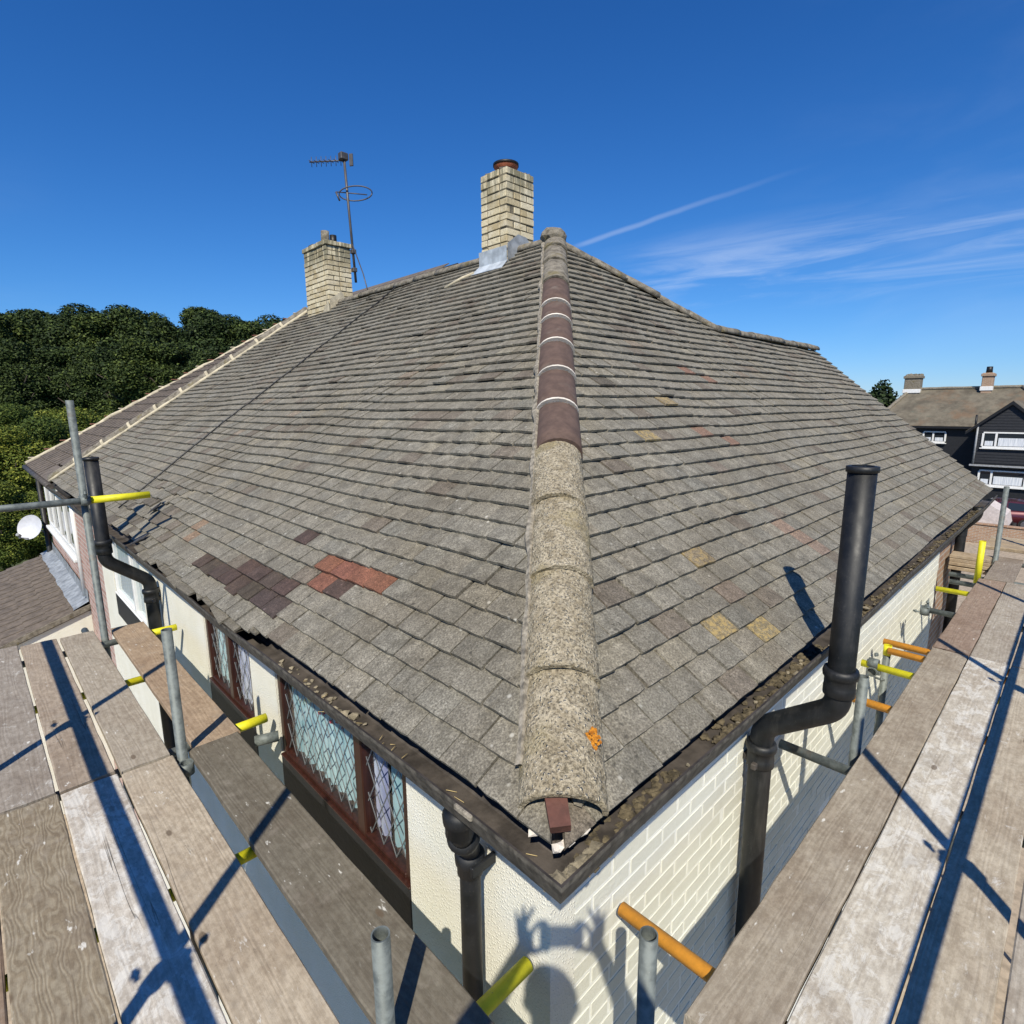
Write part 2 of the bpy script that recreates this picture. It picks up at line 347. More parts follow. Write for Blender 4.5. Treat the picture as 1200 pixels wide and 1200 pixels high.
def mat_black_pvc():
    t = NT('black_pvc'); p = t.pos(); n = t.noise(p, 12, 5, .65); f = t.noise(p, 150, 3)
    c = t.mix(t.ss(n, .35, .75), (.005, .006, .007), (.014, .015, .017)); c = t.mix(t.ss(f, .60, .78, 0, .4), c, (.10, .095, .085)); c = t.mix(t.ss(t.noise(t.map(p, (9, 9, 1.4)), 1, 5, .7), .52, .72, 0, .45), c, (.075, .072, .066))
    t.col(c); t.rough(t.ss(n, .3, .7, .46, .62)); return t.m
def mat_brown_frame():
    t = NT('mahogany_frame'); p = t.pos(); g = t.noise(t.map(p, (60, 60, 5)), 1, 4)
    t.col(t.mix(t.ss(g, .3, .7), (.028, .0095, .007), (.05, .017, .0115))); t.rough(.38); return t.m
def mat_came(): return simple('lead_came', (.17, .18, .19), .55, 0, metal=.2)()
def mat_glass():
    t = NT('window_glass'); t.t.nodes.remove(t.b)
    tr = t.n('ShaderNodeBsdfTransparent'); tr.inputs[0].default_value = (.88, .95, .96, 1)
    gl = t.n('ShaderNodeBsdfGlossy'); gl.inputs['Roughness'].default_value = .02
    bp = t.n('ShaderNodeBump'); bp.inputs['Strength'].default_value = .12; bp.inputs['Distance'].default_value = .01; t.l(t.noise(t.pos(), 9, 2), bp.inputs['Height'])
    t.l(bp.outputs[0], gl.inputs['Normal'])
    g = t.n('ShaderNodeNewGeometry'); dp_ = t.n('ShaderNodeVectorMath', operation='DOT_PRODUCT'); t.l(g.outputs['Normal'], dp_.inputs[0]); t.l(g.outputs['Incoming'], dp_.inputs[1])
    f = t.math('POWER', t.math('SUBTRACT', 1.0, t.math('ABSOLUTE', dp_.outputs['Value'])), 5.0)
    mx = t.n('ShaderNodeMixShader'); t.l(t.math('ADD', t.math('MULTIPLY', f, .9), .07), mx.inputs[0]); t.l(tr.outputs[0], mx.inputs[1]); t.l(gl.outputs[0], mx.inputs[2])
    t.l(mx.outputs[0], t.o.inputs[0]); return t.m
def _curtain(name, a, b):
    t = NT(name); p = t.pos(); g = t.noise(t.map(p, (1, 22, 1.2)), 1, 4); t.col(t.mix(t.ss(g, .3, .7), a, b)); t.rough(.9); return t.m
def mat_curtain_teal(): return _curtain('pale_blue_curtain', (.26, .41, .46), (.52, .67, .71))
def mat_curtain_lilac(): return _curtain('lilac_curtain', (.30, .28, .46), (.62, .62, .72))
def mat_curtain_white(): return _curtain('net_curtain', (.50, .54, .60), (.76, .78, .80))
def mat_flower(): return simple('pink_flower', (.6, .06, .09), .8, 0)()
def mat_lichen_orange():
    t = NT('orange_lichen'); p = t.pos(); t.col(t.mix(t.ss(t.noise(p, 130, 4), .35, .65), (.34, .11, .006), (.60, .25, .02))); t.rough(.95); t.bump(t.noise(p, 200), .8, .004); return t.m
def _leaf(name, a, b, c):
    t = NT(name); p = t.pos(); at = t.n('ShaderNodeAttribute'); at.attribute_name = 'tone'
    k = t.mix(t.ss(t.noise(p, .55, 3), .3, .7), a, b); k = t.mix(t.ss(at.outputs['Fac'], .45, 1), k, c)
    rd_ = t.n('ShaderNodeObjectInfo').outputs['Random']; k = t.mix(rd_, t.mix(1, k, (.55, .62, .6), 'MULTIPLY'), t.mix(1, k, (1.35, 1.2, .95), 'MULTIPLY'))
    t.col(k); t.rough(.7); t.b.inputs['Subsurface Weight'].default_value = 0
    t.b.inputs['Specular IOR Level'].default_value = .25; return t.m
def mat_leaf_wood(): return _leaf('dark_wood_leaf', (.014, .028, .008), (.034, .058, .014), (.085, .125, .03))
def mat_leaf_bush(): return _leaf('sunny_bush_leaf', (.055, .088, .014), (.115, .155, .024), (.22, .25, .045))
def mat_leaf_dark(): return _leaf('garden_leaf', (.015, .03, .01), (.028, .05, .014), (.05, .08, .02))
def mat_grass():
    t = NT('rough_grass'); p = t.pos(); t.col(t.mix(t.ss(t.noise(p, .35, 6, .65), .3, .7), (.035, .06, .015), (.11, .12, .04))); t.rough(.95); t.bump(t.noise(p, 9, 5), 1, .1); return t.m
def mat_far_roof():
    t = NT('far_plain_tiles'); p = t.pos(); z = t.n('ShaderNodeSeparateXYZ'); t.l(p, z.inputs[0])
    c = t.mix(t.ss(t.noise(p, 1.1, 6, .7), .3, .7), (.085, .072, .052), (.19, .165, .12)); c = t.mix(t.ss(t.noise(p, .6, 4), .5, .7, 0, .6), c, (.19, .115, .065))
    c = t.mix(t.ss(t.noise(p, 2.6, 4), .58, .72, 0, .5), c, (.10, .12, .09))
    st = t.math('FRACT', t.math('MULTIPLY', z.outputs[2], 18.0)); c = t.mix(t.ss(st, .75, 1, 0, .5), c, (.04, .035, .028)); t.col(c); t.rough(.9); return t.m
def _car(name, c):
    t = NT(name); t.col(c); t.rough(.35); t.metal(.3); t.b.inputs['Coat Weight'].default_value = .8; return t.m
def mat_car_blue(): return _car('navy_car_paint', (.010, .012, .045))
def mat_car_red(): return _car('maroon_car_paint', (.075, .006, .010))
def mat_car_glass(): 
    t = NT('car_glass'); t.col((.02, .025, .03)); t.rough(.05); return t.m
def mat_headlamp():
    t = NT('car_lamp'); t.col((.5, .5, .5)); t.rough(.1); return t.m
def mat_tarp(): return simple('pale_pink_tarpaulin', (.58, .51, .48), .7, .4, 8, .15)()

# ------------------------------------------------------------------ object helpers
def tag(o, label=None, cat=None, group=None, kind=None):
    if label: o['label'] = label
    if cat: o['category'] = cat
    if group: o['group'] = group
    if kind: o['kind'] = kind
    return o
def link(name, me, m=None, parent=None, matrix=None):
    o = D.objects.new(name, me); COL.objects.link(o)
    if m is not None and me is not None and not me.materials: me.materials.append(mat(m) if isinstance(m, str) else m)
    if parent is not None: o.parent = parent
    if matrix is not None: o.matrix_local = matrix
    return o
def empty(name, loc=(0, 0, 0)):
    o = D.objects.new(name, None); o.location = loc; COL.objects.link(o); o.empty_display_size = .2; return o
def child_of(o, p):
    """parent keeping world place when p only has a location"""
    o.parent = p; o.matrix_parent_inverse = p.matrix_basis.inverted(); return o
def from_bm(name, bm, smooth=False):
    me = D.meshes.new(name); bm.normal_update(); bm.to_mesh(me); bm.free()
    if smooth: me.shade_smooth()
    return me
class MB:
    """mesh collector"""
    def __init__(s): s.bm = bmesh.new()
    def box(s, a, b, bev=0, M=None):
        a, b = Vector(a), Vector(b); vs = []
        for z in (a.z, b.z):
            for x, y in ((a.x, a.y), (b.x, a.y), (b.x, b.y), (a.x, b.y)):
                v = Vector((x, y, z)); vs.append(s.bm.verts.new(M @ v if M else v))
        fs = [(0, 3, 2, 1), (4, 5, 6, 7), (0, 1, 5, 4), (1, 2, 6, 5), (2, 3, 7, 6), (3, 0, 4, 7)]
        F = [s.bm.faces.new([vs[i] for i in f]) for f in fs]
        if bev:
            es = list({e for f in F for e in f.edges})
            bmesh.ops.bevel(s.bm, geom=es, offset=bev, segments=1, affect='EDGES', profile=.5)
        return s
    def quad(s, *p):
        s.bm.faces.new([s.bm.verts.new(Vector(q)) for q in p]); return s
    def prism(s, poly, off):
        """poly: planar list of points, extruded by off"""
        off = Vector(off); A = [s.bm.verts.new(Vector(p)) for p in poly]; B = [s.bm.verts.new(Vector(p)+off) for p in poly]
        s.bm.faces.new(A[::-1]); s.bm.faces.new(B); n = len(A)
        for i in range(n): s.bm.faces.new((A[i], A[(i+1) % n], B[(i+1) % n], B[i]))
        return s
    def tube(s, pts, r, seg=14, caps=True, hollow=0):
        pts = [Vector(p) for p in pts]; rs = r if isinstance(r, (list, tuple)) else [r]*len(pts)
        rings = []; prev = None
        for i, p in enumerate(pts):
            if i == 0: d = pts[1]-p
            elif i == len(pts)-1: d = p-pts[i-1]
            else: d = (pts[i+1]-p).normalized()+(p-pts[i-1]).normalized()
            if d.length < 1e-9: d = prev_d
            d = d.normalized(); prev_d = d
            if prev is None:
                u = d.cross(Vector((0, 0, 1)));
                if u.length < .05: u = d.cross(Vector((1, 0, 0)))
                u.normalize()
            else:
                u = prev-d*prev.dot(d); u.normalize()
            prev = u; w = d.cross(u)
            k = 1.0
            if 0 < i < len(pts)-1:
                a = (pts[i+1]-p).normalized().dot(d); k = 1/max(.5, a) if False else 1
            rings.append([s.bm.verts.new(p+(u*math.cos(2*math.pi*j/seg)+w*math.sin(2*math.pi*j/seg))*rs[i]*k) for j in range(seg)])
        for a, b in zip(rings, rings[1:]):
            for j in range(seg): 
                f = s.bm.faces.new((a[j], a[(j+1) % seg], b[(j+1) % seg], b[j])); f.smooth = True
        if caps:
            for R, p0, dd in ((rings[0], pts[0], (pts[1]-pts[0])), (rings[-1], pts[-1], (pts[-2]-pts[-1]))):
                if hollow:
                    dd = dd.normalized(); c = p0
                    I = [s.bm.verts.new(c+(v.co-c)*hollow) for v in R]; I2 = [s.bm.verts.new(v.co+dd*min(.12, .9*(pts[-1]-pts[0]).length/2)) for v in I]
                    for j in range(seg):
                        k = (j+1) % seg
                        s.bm.faces.new((R[j], R[k], I[k], I[j])); s.bm.faces.new((I[j], I[k], I2[k], I2[j]))
                    s.bm.faces.new(I2)
                else: s.bm.faces.new(R)
        return s
    def ball(s, c, r, sub=1, sq=(1, 1, 1), jit=0):
        M = Matrix.Translation(Vector(c)) @ Matrix.Diagonal((r*sq[0], r*sq[1], r*sq[2], 1))
        g = bmesh.ops.create_icosphere(s.bm, subdivisions=sub, radius=1, matrix=M)
        if jit:
            for v in g['verts']: v.co += Vector((random.uniform(-1, 1), random.uniform(-1, 1), random.uniform(-1, 1)))*r*jit
        return s
    def mesh(s, name='mesh', fix=True):
        if fix: bmesh.ops.recalc_face_normals(s.bm, faces=s.bm.faces[:])
        return from_bm(name, s.bm)
    def obj(s, name, m, parent=None, fix=True):
        return link(name, s.mesh(name, fix), m, parent)

def np_mesh(name, verts, faces_flat, nper, tone=None):
    """quick mesh of same-size faces"""
    verts = np.asarray(verts, np.float32).reshape(-1, 3); faces_flat = np.asarray(faces_flat, np.int32).ravel(); nf = len(faces_flat)//nper
    me = D.meshes.new(name); me.vertices.add(len(verts)); me.vertices.foreach_set('co', verts.ravel())
    me.loops.add(len(faces_flat)); me.loops.foreach_set('vertex_index', faces_flat)
    me.polygons.add(nf); me.polygons.foreach_set('loop_start', np.arange(0, nf*nper, nper, dtype=np.int32))
    if tone is not None:
        a = me.attributes.new('tone', 'FLOAT_COLOR', 'FACE'); a.data.foreach_set('color', np.asarray(tone, np.float32).ravel())
    me.update(calc_edges=True); me.validate(); return me

# ------------------------------------------------------------------ key sizes
TL, TR = .757, .845
cL, cR = 1/math.sqrt(1+TL*TL), 1/math.sqrt(1+TR*TR); sL, sR = TL*cL, TR*cR
AX = 3.48; AY = AX*TL/TR; AZ = AX*TL                # hip apex
FAY = 8.55; FEY = 10.35                             # far apex / far hip foot
WALL = .17; WX = 8.05; WRX = 5.02; WRY = 2.165      # wall plane, wing ridge
GROUND = -5.4
SOFF = -.135

# ================================================================== THE SETTING
g = link('ground', np_mesh('ground', [(-900, -900, GROUND), (900, -900, GROUND), (900, 900, GROUND), (-900, 900, GROUND)], [0, 1, 2, 3], 4), 'grass'); tag(g, kind='structure')
rd = MB().box((35.5, -120, GROUND-.1), (41.6, 200, GROUND+.012)).obj('road', 'asphalt'); tag(rd, kind='structure')
pv = MB().box((33.6, -120, GROUND-.1), (35.5, 200, GROUND+.12), .02).obj('pavement', 'paving'); tag(pv, kind='structure')
pv2 = MB().box((41.6, -120, GROUND-.1), (43.2, 200, GROUND+.12), .02).obj('pavement', 'paving'); tag(pv2, kind='structure')
pa = MB().box((-3.2, -9, GROUND-.05), (32.5, 16, GROUND+.03)).obj('patio', 'paving'); tag(pa, kind='structure')

# ================================================================== THE HOUSE
house = empty('house', (0, 0, GROUND)); bpy.context.view_layer.update()
tag(house, 'cream painted semi-detached house with weathered grey plain-tiled hipped roof', 'house')
def hpart(name, mb, m, parent=None, fix=True):
    o = mb.obj(name, m, fix=fix)
    if parent is None: child_of(o, house)
    else: o.parent = parent
    return o

# --- roof deck (under the tiles), all slopes
off = .012
def P(x, y, z): return (x, y, z-off)
z0 = -.02
mb = MB()
A_, B_ = (AX, AY, AZ), (AX, FAY, AZ); Wr1, Wr2 = (WRX, WRY, WRY*TR), (WX, WRY, WRY*TR)
lowx, lowz = 8.4, .35
mb.quad(P(0.02, 0.02, 0), P(0.02, FEY, 0), P(*B_), P(*A_))
for poly in ([P(.02, .02, 0), P(*A_), P(*Wr1), P(*Wr2), P(WX, .02, 0)], [P(*A_), P(*B_), P(lowx, FEY, lowz), P(lowx, WRY, lowz), P(*Wr1)], [P(*B_), P(.02, FEY, 0), P(lowx, FEY, lowz)], [P(*Wr1), P(lowx, WRY, lowz), P(lowx, WRY*2, 0), P(WX, 2*WRY, 0), P(*Wr2)]):
    mb.bm.faces.new([mb.bm.verts.new(p) for p in poly])
roof = hpart('roof', mb, 'underlay')
roof['label'] = 'hipped roof of weathered grey brown plain tiles'
def rpart(name, me, m, color=None):
    o = link(name, me, m, roof)
    if color: o.color = color
    return o

# --- plain tiles
U = {'L': Vector((0, 1, 0)), 'R': Vector((1, 0, 0))}
Sv = {'L': Vector((cL, 0, sL)), 'R': Vector((0, cR, sR))}
Nv = {'L': Vector((-sL, 0, cL)), 'R': Vector((0, -sR, cR))}
POLY = {'L': [(0, -.045), (FEY, -.045), (FEY, 0), (FAY, AX/cL), (AY, AX/cL), (0, 0)],
        'R': [(0, -.045), (WX+.03, -.045), (WX+.03, WRY/cR), (WRX, WRY/cR), (AX, AY/cR), (0, 0)]}
# note: below the eave line the hip edge simply continues downwards
HL, HR = -.045*AY/(AX/cL), -.045*AX/(AY/cR)
POLY['L'] = [(HL, -.045), (FEY, -.045), (FEY, 0), (FAY, AX/cL), (AY, AX/cL)]
def clip(poly, subj):
    """Sutherland-Hodgman against convex-ish poly (both CCW)"""
    def area(p): return sum(p[i][0]*p[(i+1) % len(p)][1]-p[(i+1) % len(p)][0]*p[i][1] for i in range(len(p)))
    if area(poly) < 0: poly = poly[::-1]
    out = list(subj)
    for i in range(len(poly)):
        a, b = poly[i], poly[(i+1) % len(poly)]
        if not out: break
        inp, out = out, []
        def side(p): return (b[0]-a[0])*(p[1]-a[1])-(b[1]-a[1])*(p[0]-a[0])
        for j in range(len(inp)):
            p, q = inp[j], inp[(j+1) % len(inp)]; sp, sq = side(p), side(q)
            if sp >= 0: out.append(p)
            if (sp >= 0) != (sq >= 0):
                t = sp/(sp-sq); out.append((p[0]+t*(q[0]-p[0]), p[1]+t*(q[1]-p[1])))
    return out
# the right face is not convex (the wing): clip it as two convex pieces
CLIPS = {'L': [POLY['L']], 'R': [[(HR, -.045), (WX+.03, -.045), (WX+.03, WRY/cR), (WRY*TR/TL, WRY/cR)], [(WRY*TR/TL, WRY/cR), (WRX, WRY/cR), (AX, AY/cR)]]}
GAUGE, TW, TLEN, TH = .1015, .167, .20, .0135
def und(side, u, s):
    k = 0 if side == 'L' else 11.3
    dn = .007*math.sin(1.25*u+.8*s+k)+.005*math.sin(2.9*u-1.7*s+k*2)+.0035*math.sin(6.1*u+3.3*s)
    ds = .0045*math.sin(1.9*u+1.1*s+k)+.0028*math.sin(4.7*u+2.3*s+k)
    return dn, ds
def px_tone(side, px, py, rnd):
    """the odd replaced and lichened tiles, by where they lie on the slope"""
    t = None
    v = .88+.22*rnd.random(); w = rnd.gauss(0, .010)
    tone = [v*(1+w), v, v*(1-w*1.2), 1.0]
    q = rnd.random()
    if q < .05: tone = [.80*v, .74*v, .72*v, 1]
    elif q < .10: tone = [1.12*v, 1.1*v, 1.05*v, 1]
    elif q < .106: tone = [v*1.04, v*.93, v*.87, 1]
    return tone
# special tiles: (side, u, s) in tile space -> tone
DARK = (.36, .27, .27, 1); RED = (.98, .45, .35, 1)
def uv_at(side, px, py):
    d = ray(px, py); n = Nv[side]; k = -CAM.dot(n)/d.dot(n); Q = CAM+d*k
    return Q.dot(U[side]), Q.dot(Sv[side])
SPECIAL = []
for side, px, py, tone in [('L', 258, 661, DARK), ('L', 282, 674, DARK), ('L', 308, 690, DARK), ('L', 327, 702, DARK), ('L', 305, 657, DARK), ('L', 330, 668, DARK), ('L', 343, 675, DARK), ('L', 352, 631, DARK),
        ('L', 394, 670, RED), ('L', 430, 684, RED), ('L', 378, 691, RED), ('L', 402, 699, DARK), ('L', 413, 677, RED),
        ('R', 757, 522, (1.1, 1, .8, .25)), ('R', 817, 668, (1.02, .9, .74, .45)), ('R', 838, 690, (1.15, 1.0, .7, .05)), ('R', 838, 722, (1.1, .98, .74, .15)), ('R', 884, 731, (1.08, .98, .74, .15)), ('R', 850, 712, (1.0, .88, .86, 1)),
        ('R', 925, 625, (1.1, .86, .80, 1)), ('R', 945, 642, (1.06, .86, .82, 1)), ('R', 800, 437, (1.05, .66, .58, 1)), ('R', 828, 448, (1.1, .72, .62, 1)), ('R', 822, 511, (1.05, .72, .64, 1)), ('R', 855, 519, (1.05, .72, .64, 1)), ('R', 838, 552, (.92, .84, .84, 1)),
        ('R', 768, 470, (1.1, .98, .8, .4)), ('R', 1075, 628, (.62, .55, .54, 1)), ('L', 228, 628, (1.12, .86, .72, 1)), ('L', 235, 622, (1.12, .86, .72, 1)), ('R', 700, 455, (.55, .52, .5, 1))]:
    u, s = uv_at(side, px, py); SPECIAL.append((side, u, s, tone))
STRIPS = []
for (ax_, ay_), (bx_, by_), tn in (((248, 651), (335, 702), DARK), ((297, 651), (350, 680), DARK), ((350, 630), (356, 633), DARK), ((381, 664), (442, 689), RED), ((366, 687), (385, 695), RED), ((393, 698), (401, 702), DARK)):
    e_ = []
    for px_, py_ in ((ax_, ay_), (bx_, by_)):
        d_ = ray(px_, py_); Q_ = CAM+d_*((.036-CAM.dot(Nv['L']))/d_.dot(Nv['L'])); e_.append((Q_.dot(U['L']), Q_.dot(Sv['L'])))
    STRIPS.append((math.floor(((e_[0][1]+e_[1][1])/2+.035)/GAUGE), min(e_[0][0], e_[1][0])-.055, max(e_[0][0], e_[1][0])+.055, tn))
STRIPS[1] = (STRIPS[0][0]+1,)+STRIPS[1][1:]
SPECIAL = [q for q in SPECIAL if not (q[0] == 'L' and q[3] in (DARK, RED))]
rnd = random.Random(3)
tiles = []
for side, smax, umax in (('L', AX/cL, FEY), ('R', AY/cR, WX+.03)):
    nC = int(smax/GAUGE)+1
    for c in range(nC):
        s0 = -.035+c*GAUGE+rnd.gauss(0, .0015); shift = (c % 2)*TW/2 + rnd.gauss(0, .004)
        for k in range(-2, int(umax/TW)+3):
            uc = k*TW+shift+rnd.gauss(0, .0030)
            w = .1612
            rect = [(uc-w/2, s0), (uc+w/2, s0), (uc+w/2, s0+TLEN), (uc-w/2, s0+TLEN)]
            pieces = [p for p in (clip(cp, rect) for cp in CLIPS[side]) if len(p) >= 3]
            if not pieces: continue
            poly = max(pieces, key=lambda p: abs(sum(p[i][0]*p[(i+1) % len(p)][1]-p[(i+1) % len(p)][0]*p[i][1] for i in range(len(p)))))
            ar = abs(sum(poly[i][0]*poly[(i+1) % len(poly)][1]-poly[(i+1) % len(poly)][0]*poly[i][1] for i in range(len(poly))))/2
            if ar < .0012: continue
            full = ar > .98*w*TLEN
            if side == 'R' and len(pieces) > 1: full = True; poly = rect
            dn, ds = und(side, uc, s0)
            if c == 0: dn += .004
            yaw = rnd.gauss(0, .008); lift = abs(rnd.gauss(0, .0022)); roll = rnd.gauss(0, .006)
            if rnd.random() < .02: lift += .007; yaw += rnd.gauss(0, .02)
            # battered eave by the left soil pipe
            if side == 'L' and 4.1 < uc < 5.9 and s0 < .62:
                lift += abs(rnd.gauss(0, .003)); yaw += rnd.gauss(0, .03); ds += rnd.gauss(0, .008)
            if side == 'L' and 1.7 < uc < 4.1 and s0 < .1: lift += abs(rnd.gauss(0, .004)); yaw += rnd.gauss(0, .03); ds -= rnd.random()*.03*(uc > 1.9)
            ctr = U[side]*uc+Sv[side]*(s0+GAUGE/2)
            px, py, dz = proj(ctr)
            tone = px_tone(side, px, py, rnd)
            for sd_, us, ss_, tn in SPECIAL:
                if sd_ == side and abs(us-uc) < TW*.5 and 0 <= ss_-s0 < GAUGE: tone = list(tn)
            if side == 'L':
                for ci_, u0_, u1_, tn in STRIPS:
                    if c == ci_ and u0_ < uc < u1_: tone = [c_*(.93+.14*rnd.random()) for c_ in tn[:3]]+[1]
            if side == 'L' and 4.3 < uc < 5.8 and s0 < .3 and rnd.random() < .25: tone = [.6, .57, .56, 1]
            vis = -1
            if -15 < px < 1215 and -15 < py < 1215 and dz > 0:
                dvec = (CAM-ctr); vis = ar*max(.02, dvec.normalized().dot(Nv[side]))/dvec.length_squared
            tiles.append(dict(side=side, uc=uc, s0=s0+ds, dn=dn, yaw=yaw, lift=lift, roll=roll, poly=poly, full=full, tone=tone, vis=vis, rect=rect))
order = sorted(range(len(tiles)), key=lambda i: -tiles[i]['vis'])
chosen = set(order[:300])
def tile_frame(t):
    side = t['side']; Ua = -U[side] if side == 'L' else U[side]
    R = Matrix((Ua, Sv[side], Nv[side])).transposed().to_4x4()
    M = Matrix.Translation(U[side]*t['uc']+Sv[side]*t['s0']+Nv[side]*(t['dn']+.037)) @ R
    tilt = -(.037+t['lift'])/.205
    return M @ Matrix.Rotation(t['yaw'], 4, 'Z') @ Matrix.Rotation(t['roll'], 4, 'Y') @ Matrix.Translation((0, 0, t['lift'])) @ Matrix.Rotation(tilt, 4, 'X')
def tile_mesh(v):
    """one plain tile: slightly cambered, chipped tail"""
    r = random.Random(100+v); bm = bmesh.new(); nu = 4
    rows = []
    for j, s in enumerate((0, .012, TLEN)):
        row = []
        for i in range(nu+1):
            u = (i/nu-.5)*.1612; cam_ = .0035*(1-(2*i/nu-1)**2)
            ch = r.gauss(0, .0011) if j == 0 else 0
            if j == 0 and v % 3 == 1 and i == (0 if v % 2 else nu): ch += .006
            row.append(bm.verts.new((u, s+ch, cam_-(.0012 if j == 0 else 0))))
        rows.append(row)
    for a, b in zip(rows, rows[1:]):
        for i in range(nu): bm.faces.new((a[i], a[i+1], b[i+1], b[i]))
    bot = [[bm.verts.new((q.co.x, q.co.y, q.co.z-TH)) for q in (rw[0], rw[nu//2], rw[nu])] for rw in (rows[0], rows[2])]
    lo = [bm.verts.new((q.co.x, q.co.y, q.co.z-TH)) for q in rows[0]]
    for i in range(nu): bm.faces.new((rows[0][i+1], rows[0][i], lo[i], lo[i+1]))
    for e, sgn in ((0, 1), (nu, -1)):
        a, b, c = rows[0][e], rows[1][e], rows[2][e]; d = bot[1][0 if e == 0 else 2]
        f = (a, b, c, d, lo[e]); bm.faces.new(f if sgn > 0 else f[::-1])
    for b in bot[0]: bm.verts.remove(b)
    bm.verts.remove(bot[1][1])
    me = from_bm('tile', bm); me.materials.append(mat('tile_one')); return me
TMESH = [tile_mesh(v) for v in range(6)]
def tile_poly_local(t):
    sgn = -1 if t['side'] == 'L' else 1
    s00 = t['rect'][0][1]
    pts = [((p[0]-t['uc'])*sgn, p[1]-s00) for p in t['poly']]
    ar = sum(pts[i][0]*pts[(i+1) % len(pts)][1]-pts[(i+1) % len(pts)][0]*pts[i][1] for i in range(len(pts)))
    return pts if ar > 0 else pts[::-1]
V, Fc, tones = [], [], []
for i, t in enumerate(tiles):
    M = tile_frame(t)
    if i in chosen:
        if t['full']: me = TMESH[i % 6]
        else:
            b = MB(); pl = tile_poly_local(t); b.prism([(x, y, -TH+.003) for x, y in pl], (0, 0, TH)); me = b.mesh('tile'); me.materials.append(mat('tile_one'))
        o = rpart('tile', me, None); o.matrix_local = M; o.color = t['tone']
    else:
        pl = tile_poly_local(t); n = len(pl); b0 = len(V)
        for h in (.003, .003-TH):
            for x, y in pl: V.append(M @ Vector((x, y, h)))
        Fc.append([b0+j for j in range(n)]); tones.append(t['tone'])
        for j in range(n):
            k = (j+1) % n; Fc.append([b0+k, b0+j, b0+n+j, b0+n+k]); tones.append(t['tone'])
me = D.meshes.new('tile_field'); me.from_pydata([tuple(v) for v in V], [], Fc); a = me.attributes.new('tone', 'FLOAT_COLOR', 'FACE')
a.data.foreach_set('color', np.asarray(tones, np.float32).ravel()); me.update()
o = rpart('tile_field', me, 'tile_many'); o['kind'] = 'stuff'

# --- half-round hip and ridge tiles
def half_round(p0, p1, up, w, h, thick=.016, seg=12, taper=1.0, jit=0, rr=random, nL=5, lump=0):
    """curved cover tile from p0 (low end, laps over) to p1"""
    p0, p1 = Vector(p0), Vector(p1); d = (p1-p0).normalized(); up = (Vector(up)-d*Vector(up).dot(d)).normalized(); sd_ = d.cross(up)
    bm = bmesh.new(); rings = []
    for k in range(nL):
        f = k/(nL-1); c = p0.lerp(p1, f); sc = 1+(taper-1)*f; R = []
        for lay in (0, 1):
            for i in range(seg+1):
                an = math.pi*(i/seg); hw, hh = (w/2-lay*thick)*sc, (h-lay*thick)*sc
                q = c+sd_*(math.cos(an)*hw)+up*(math.sin(an)**.85*hh)
                if lump and lay == 0:
                    rad = (q-c).normalized(); q = q+rad*lump*(mnoise.noise(q*38)+.7*mnoise.noise(q*90)+.5*mnoise.noise(q*170))+d*(.006*mnoise.noise(q*30) if k == 0 else 0)
                if jit and lay == 0: q += up*rr.gauss(0, jit)+sd_*rr.gauss(0, jit*.6)
                R.append(bm.verts.new(q))
        rings.append(R)
    n = seg+1
    for a, b in zip(rings, rings[1:]):
        for lay in (0, 1):
            for i in range(seg):
                f = bm.faces.new((a[lay*n+i], a[lay*n+i+1], b[lay*n+i+1], b[lay*n+i])); f.smooth = True
        for e in (0, seg): bm.faces.new((a[e], b[e], b[n+e], a[n+e]))
    for R in (rings[0], rings[-1]):
        for i in range(seg): bm.faces.new((R[i], R[i+1], R[n+i+1], R[n+i]))
    bmesh.ops.recalc_face_normals(bm, faces=bm.faces[:])
    return bm
hd = Vector((1, TL/TR, TL)); hl = hd.length; hd = hd/hl
nhip = (Nv['L']+Nv['R']).normalized()
joints = [.045, .42, .835, 1.25, 1.671, 2.077, 2.46, 2.859, 3.257, 3.562, 4.072, 4.587, 5.02, AX*hl+.02]
mats_ = ['hip_lichen']*4+['hip_brown']*6+['hip_grey']*9
rr = random.Random(5)
for i in range(len(joints)-1):
    a, b = joints[i], joints[i+1]
    m_ = mats_[i]; lump = .0045 if m_ == 'hip_lichen' else (.0022 if m_ == 'hip_grey' else 0)
    base = nhip*(-.028)+Rt0*(.020 if i < 4 else .014)
    w = (.236, .240, .242, .242)[i] if i < 4 else .232
    side = Rt0*rr.gauss(0, .004)
    bm = half_round(hd*a+base+nhip*(.014+.004*rr.random())+side, hd*(b+.035)+base+side, nhip, w, (.104, .110, .113, .114)[i] if i < 4 else .11, taper=.97, jit=0 if m_ == 'hip_lichen' else lump, rr=rr, seg=44 if m_ == 'hip_lichen' else 12, nL=56 if m_ == 'hip_lichen' else 5, lump=.0042 if m_ == 'hip_lichen' else 0)
    me = from_bm('hip_tile', bm); o = rpart('hip_tile', me, m_)
    if m_ == 'hip_brown': o['label'] = 'newer smooth brown hip tile'
    if m_ == 'hip_lichen': o['label'] = 'hip tile crusted with beige lichen'
    # mortar joint rings on the newer tiles
    if 5 <= i <= 9:
        bm = half_round(hd*(a-.008)+base+nhip*.010, hd*(a+.004)+base+nhip*.012, nhip, w+.006, .125, thick=.03)
        rpart('mortar_joint', from_bm('mortar_joint', bm), 'mortar_white')
